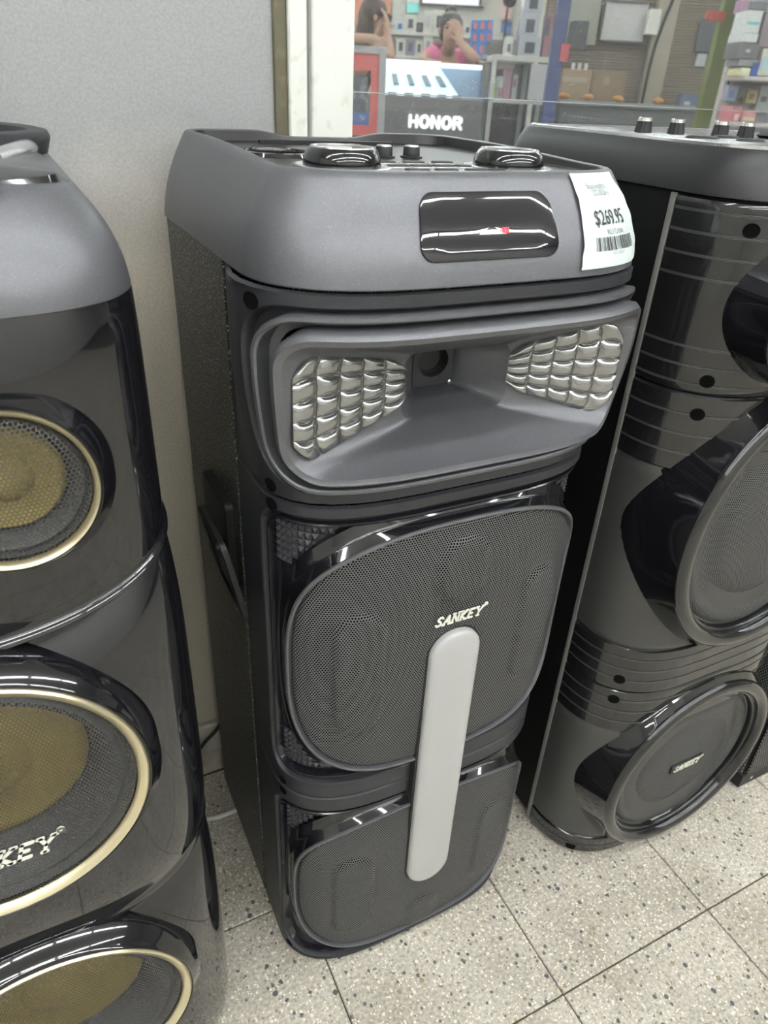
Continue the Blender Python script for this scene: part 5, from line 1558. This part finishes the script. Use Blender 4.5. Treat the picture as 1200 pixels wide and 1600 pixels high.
MB().box(-aw + .020, -aw + .027, -.003, .002, 1.18, 1.34).build('slot', M['hole'], ac, 0)
MB().box(aw - .055, aw, 0, .05, 0, 2.3, .004).build('upright', pale, ac)
MB().box(-aw + .055, aw - .055, .03, .05, 0, 2.3).build('back_panel', cm_('grey_lilac_panel', (.40, .38, .41), .5), ac, 0)
for py in (120, 192):
    z = K(1180, py, DA - .2)[1]
    MB().box(-aw, aw, -.25, .03, z - .018, z, .003).build('shelf', pale, ac, 0)
items = [(1166, 1189, 16, 52, (.74, .74, .72), (.1, .9, .5, .62, (.20, .55, .60)), 'tall white carton with a teal band on the accessory stand'),
         (1158, 1184, 52, 66, (.72, .73, .72), None, 'flat white carton below the teal-banded one'),
         (1152, 1186, 67, 92, (.17, .155, .165), (.4, .6, .4, .6, (.5, .5, .5)), 'dark grey carton under the white cartons on the accessory stand'),
         (1154, 1184, 93, 104, (.27, .26, .27), None, 'flat grey carton on the accessory stand'),
         (1174, 1186, 96, 119, (.04, .10, .42), None, 'deep blue upright carton on the accessory stand shelf'),
         (1156, 1172, 106, 119, (.80, .74, .42), (.2, .8, .2, .8, (.82, .78, .60)), 'pale yellow carton shining on the accessory stand shelf'),
         (1188, 1215, 76, 119, (.68, .62, .52), (.1, .5, .3, .8, (.45, .62, .70)), 'cream carton at the right edge of the accessory stand shelf'),
         (1146, 1160, 46, 70, (.28, .20, .36), (.2, .8, .1, .5, (.52, .30, .30)), 'purple blister pack hanging beside the slot post'),
         (1155, 1170, 0, 22, (.42, .24, .36), None, 'plum blister pack hanging near the top of the accessory stand'),
         (1172, 1200, 2, 15, (.20, .20, .23), None, 'dark blister pack at the top right of the accessory stand'),
         (1191, 1215, 18, 74, (.28, .22, .25), None, 'dark plum sheet right of the teal-banded carton'),
         (1136, 1152, 133, 158, (.38, .42, .60), (.2, .7, .3, .8, (.18, .24, .50)), 'blue blister pack on the lower part of the accessory stand'),
         (1153, 1166, 136, 152, (.20, .20, .22), None, 'small black blister pack right of the blue one'),
         (1167, 1183, 140, 162, (.62, .52, .22), (.3, .7, .3, .7, (.30, .18, .08)), 'golden blister pack on the lower part of the accessory stand'),
         (1184, 1212, 134, 176, (.55, .55, .56), (.2, .5, .4, .6, (.2, .15, .2)), 'pale grey blister pack at the right edge'),
         (1143, 1158, 166, 191, (.62, .20, .24), (.3, .7, .5, .9, (.75, .6, .6)), 'red carton low on the accessory stand'),
         (1159, 1181, 172, 191, (.70, .32, .34), (.1, .9, .6, .9, (.70, .62, .42)), 'salmon pink carton low on the accessory stand')]
for px0, px1, py0, py1, col, art, nm in items:
    hang = 'blister' in nm or 'sheet' in nm
    carton(px0, px1, py0, py1, DA - .035 if hang else DA - .20, col, art, nm, 'goods on the accessory stand', .06 if hang else .16)
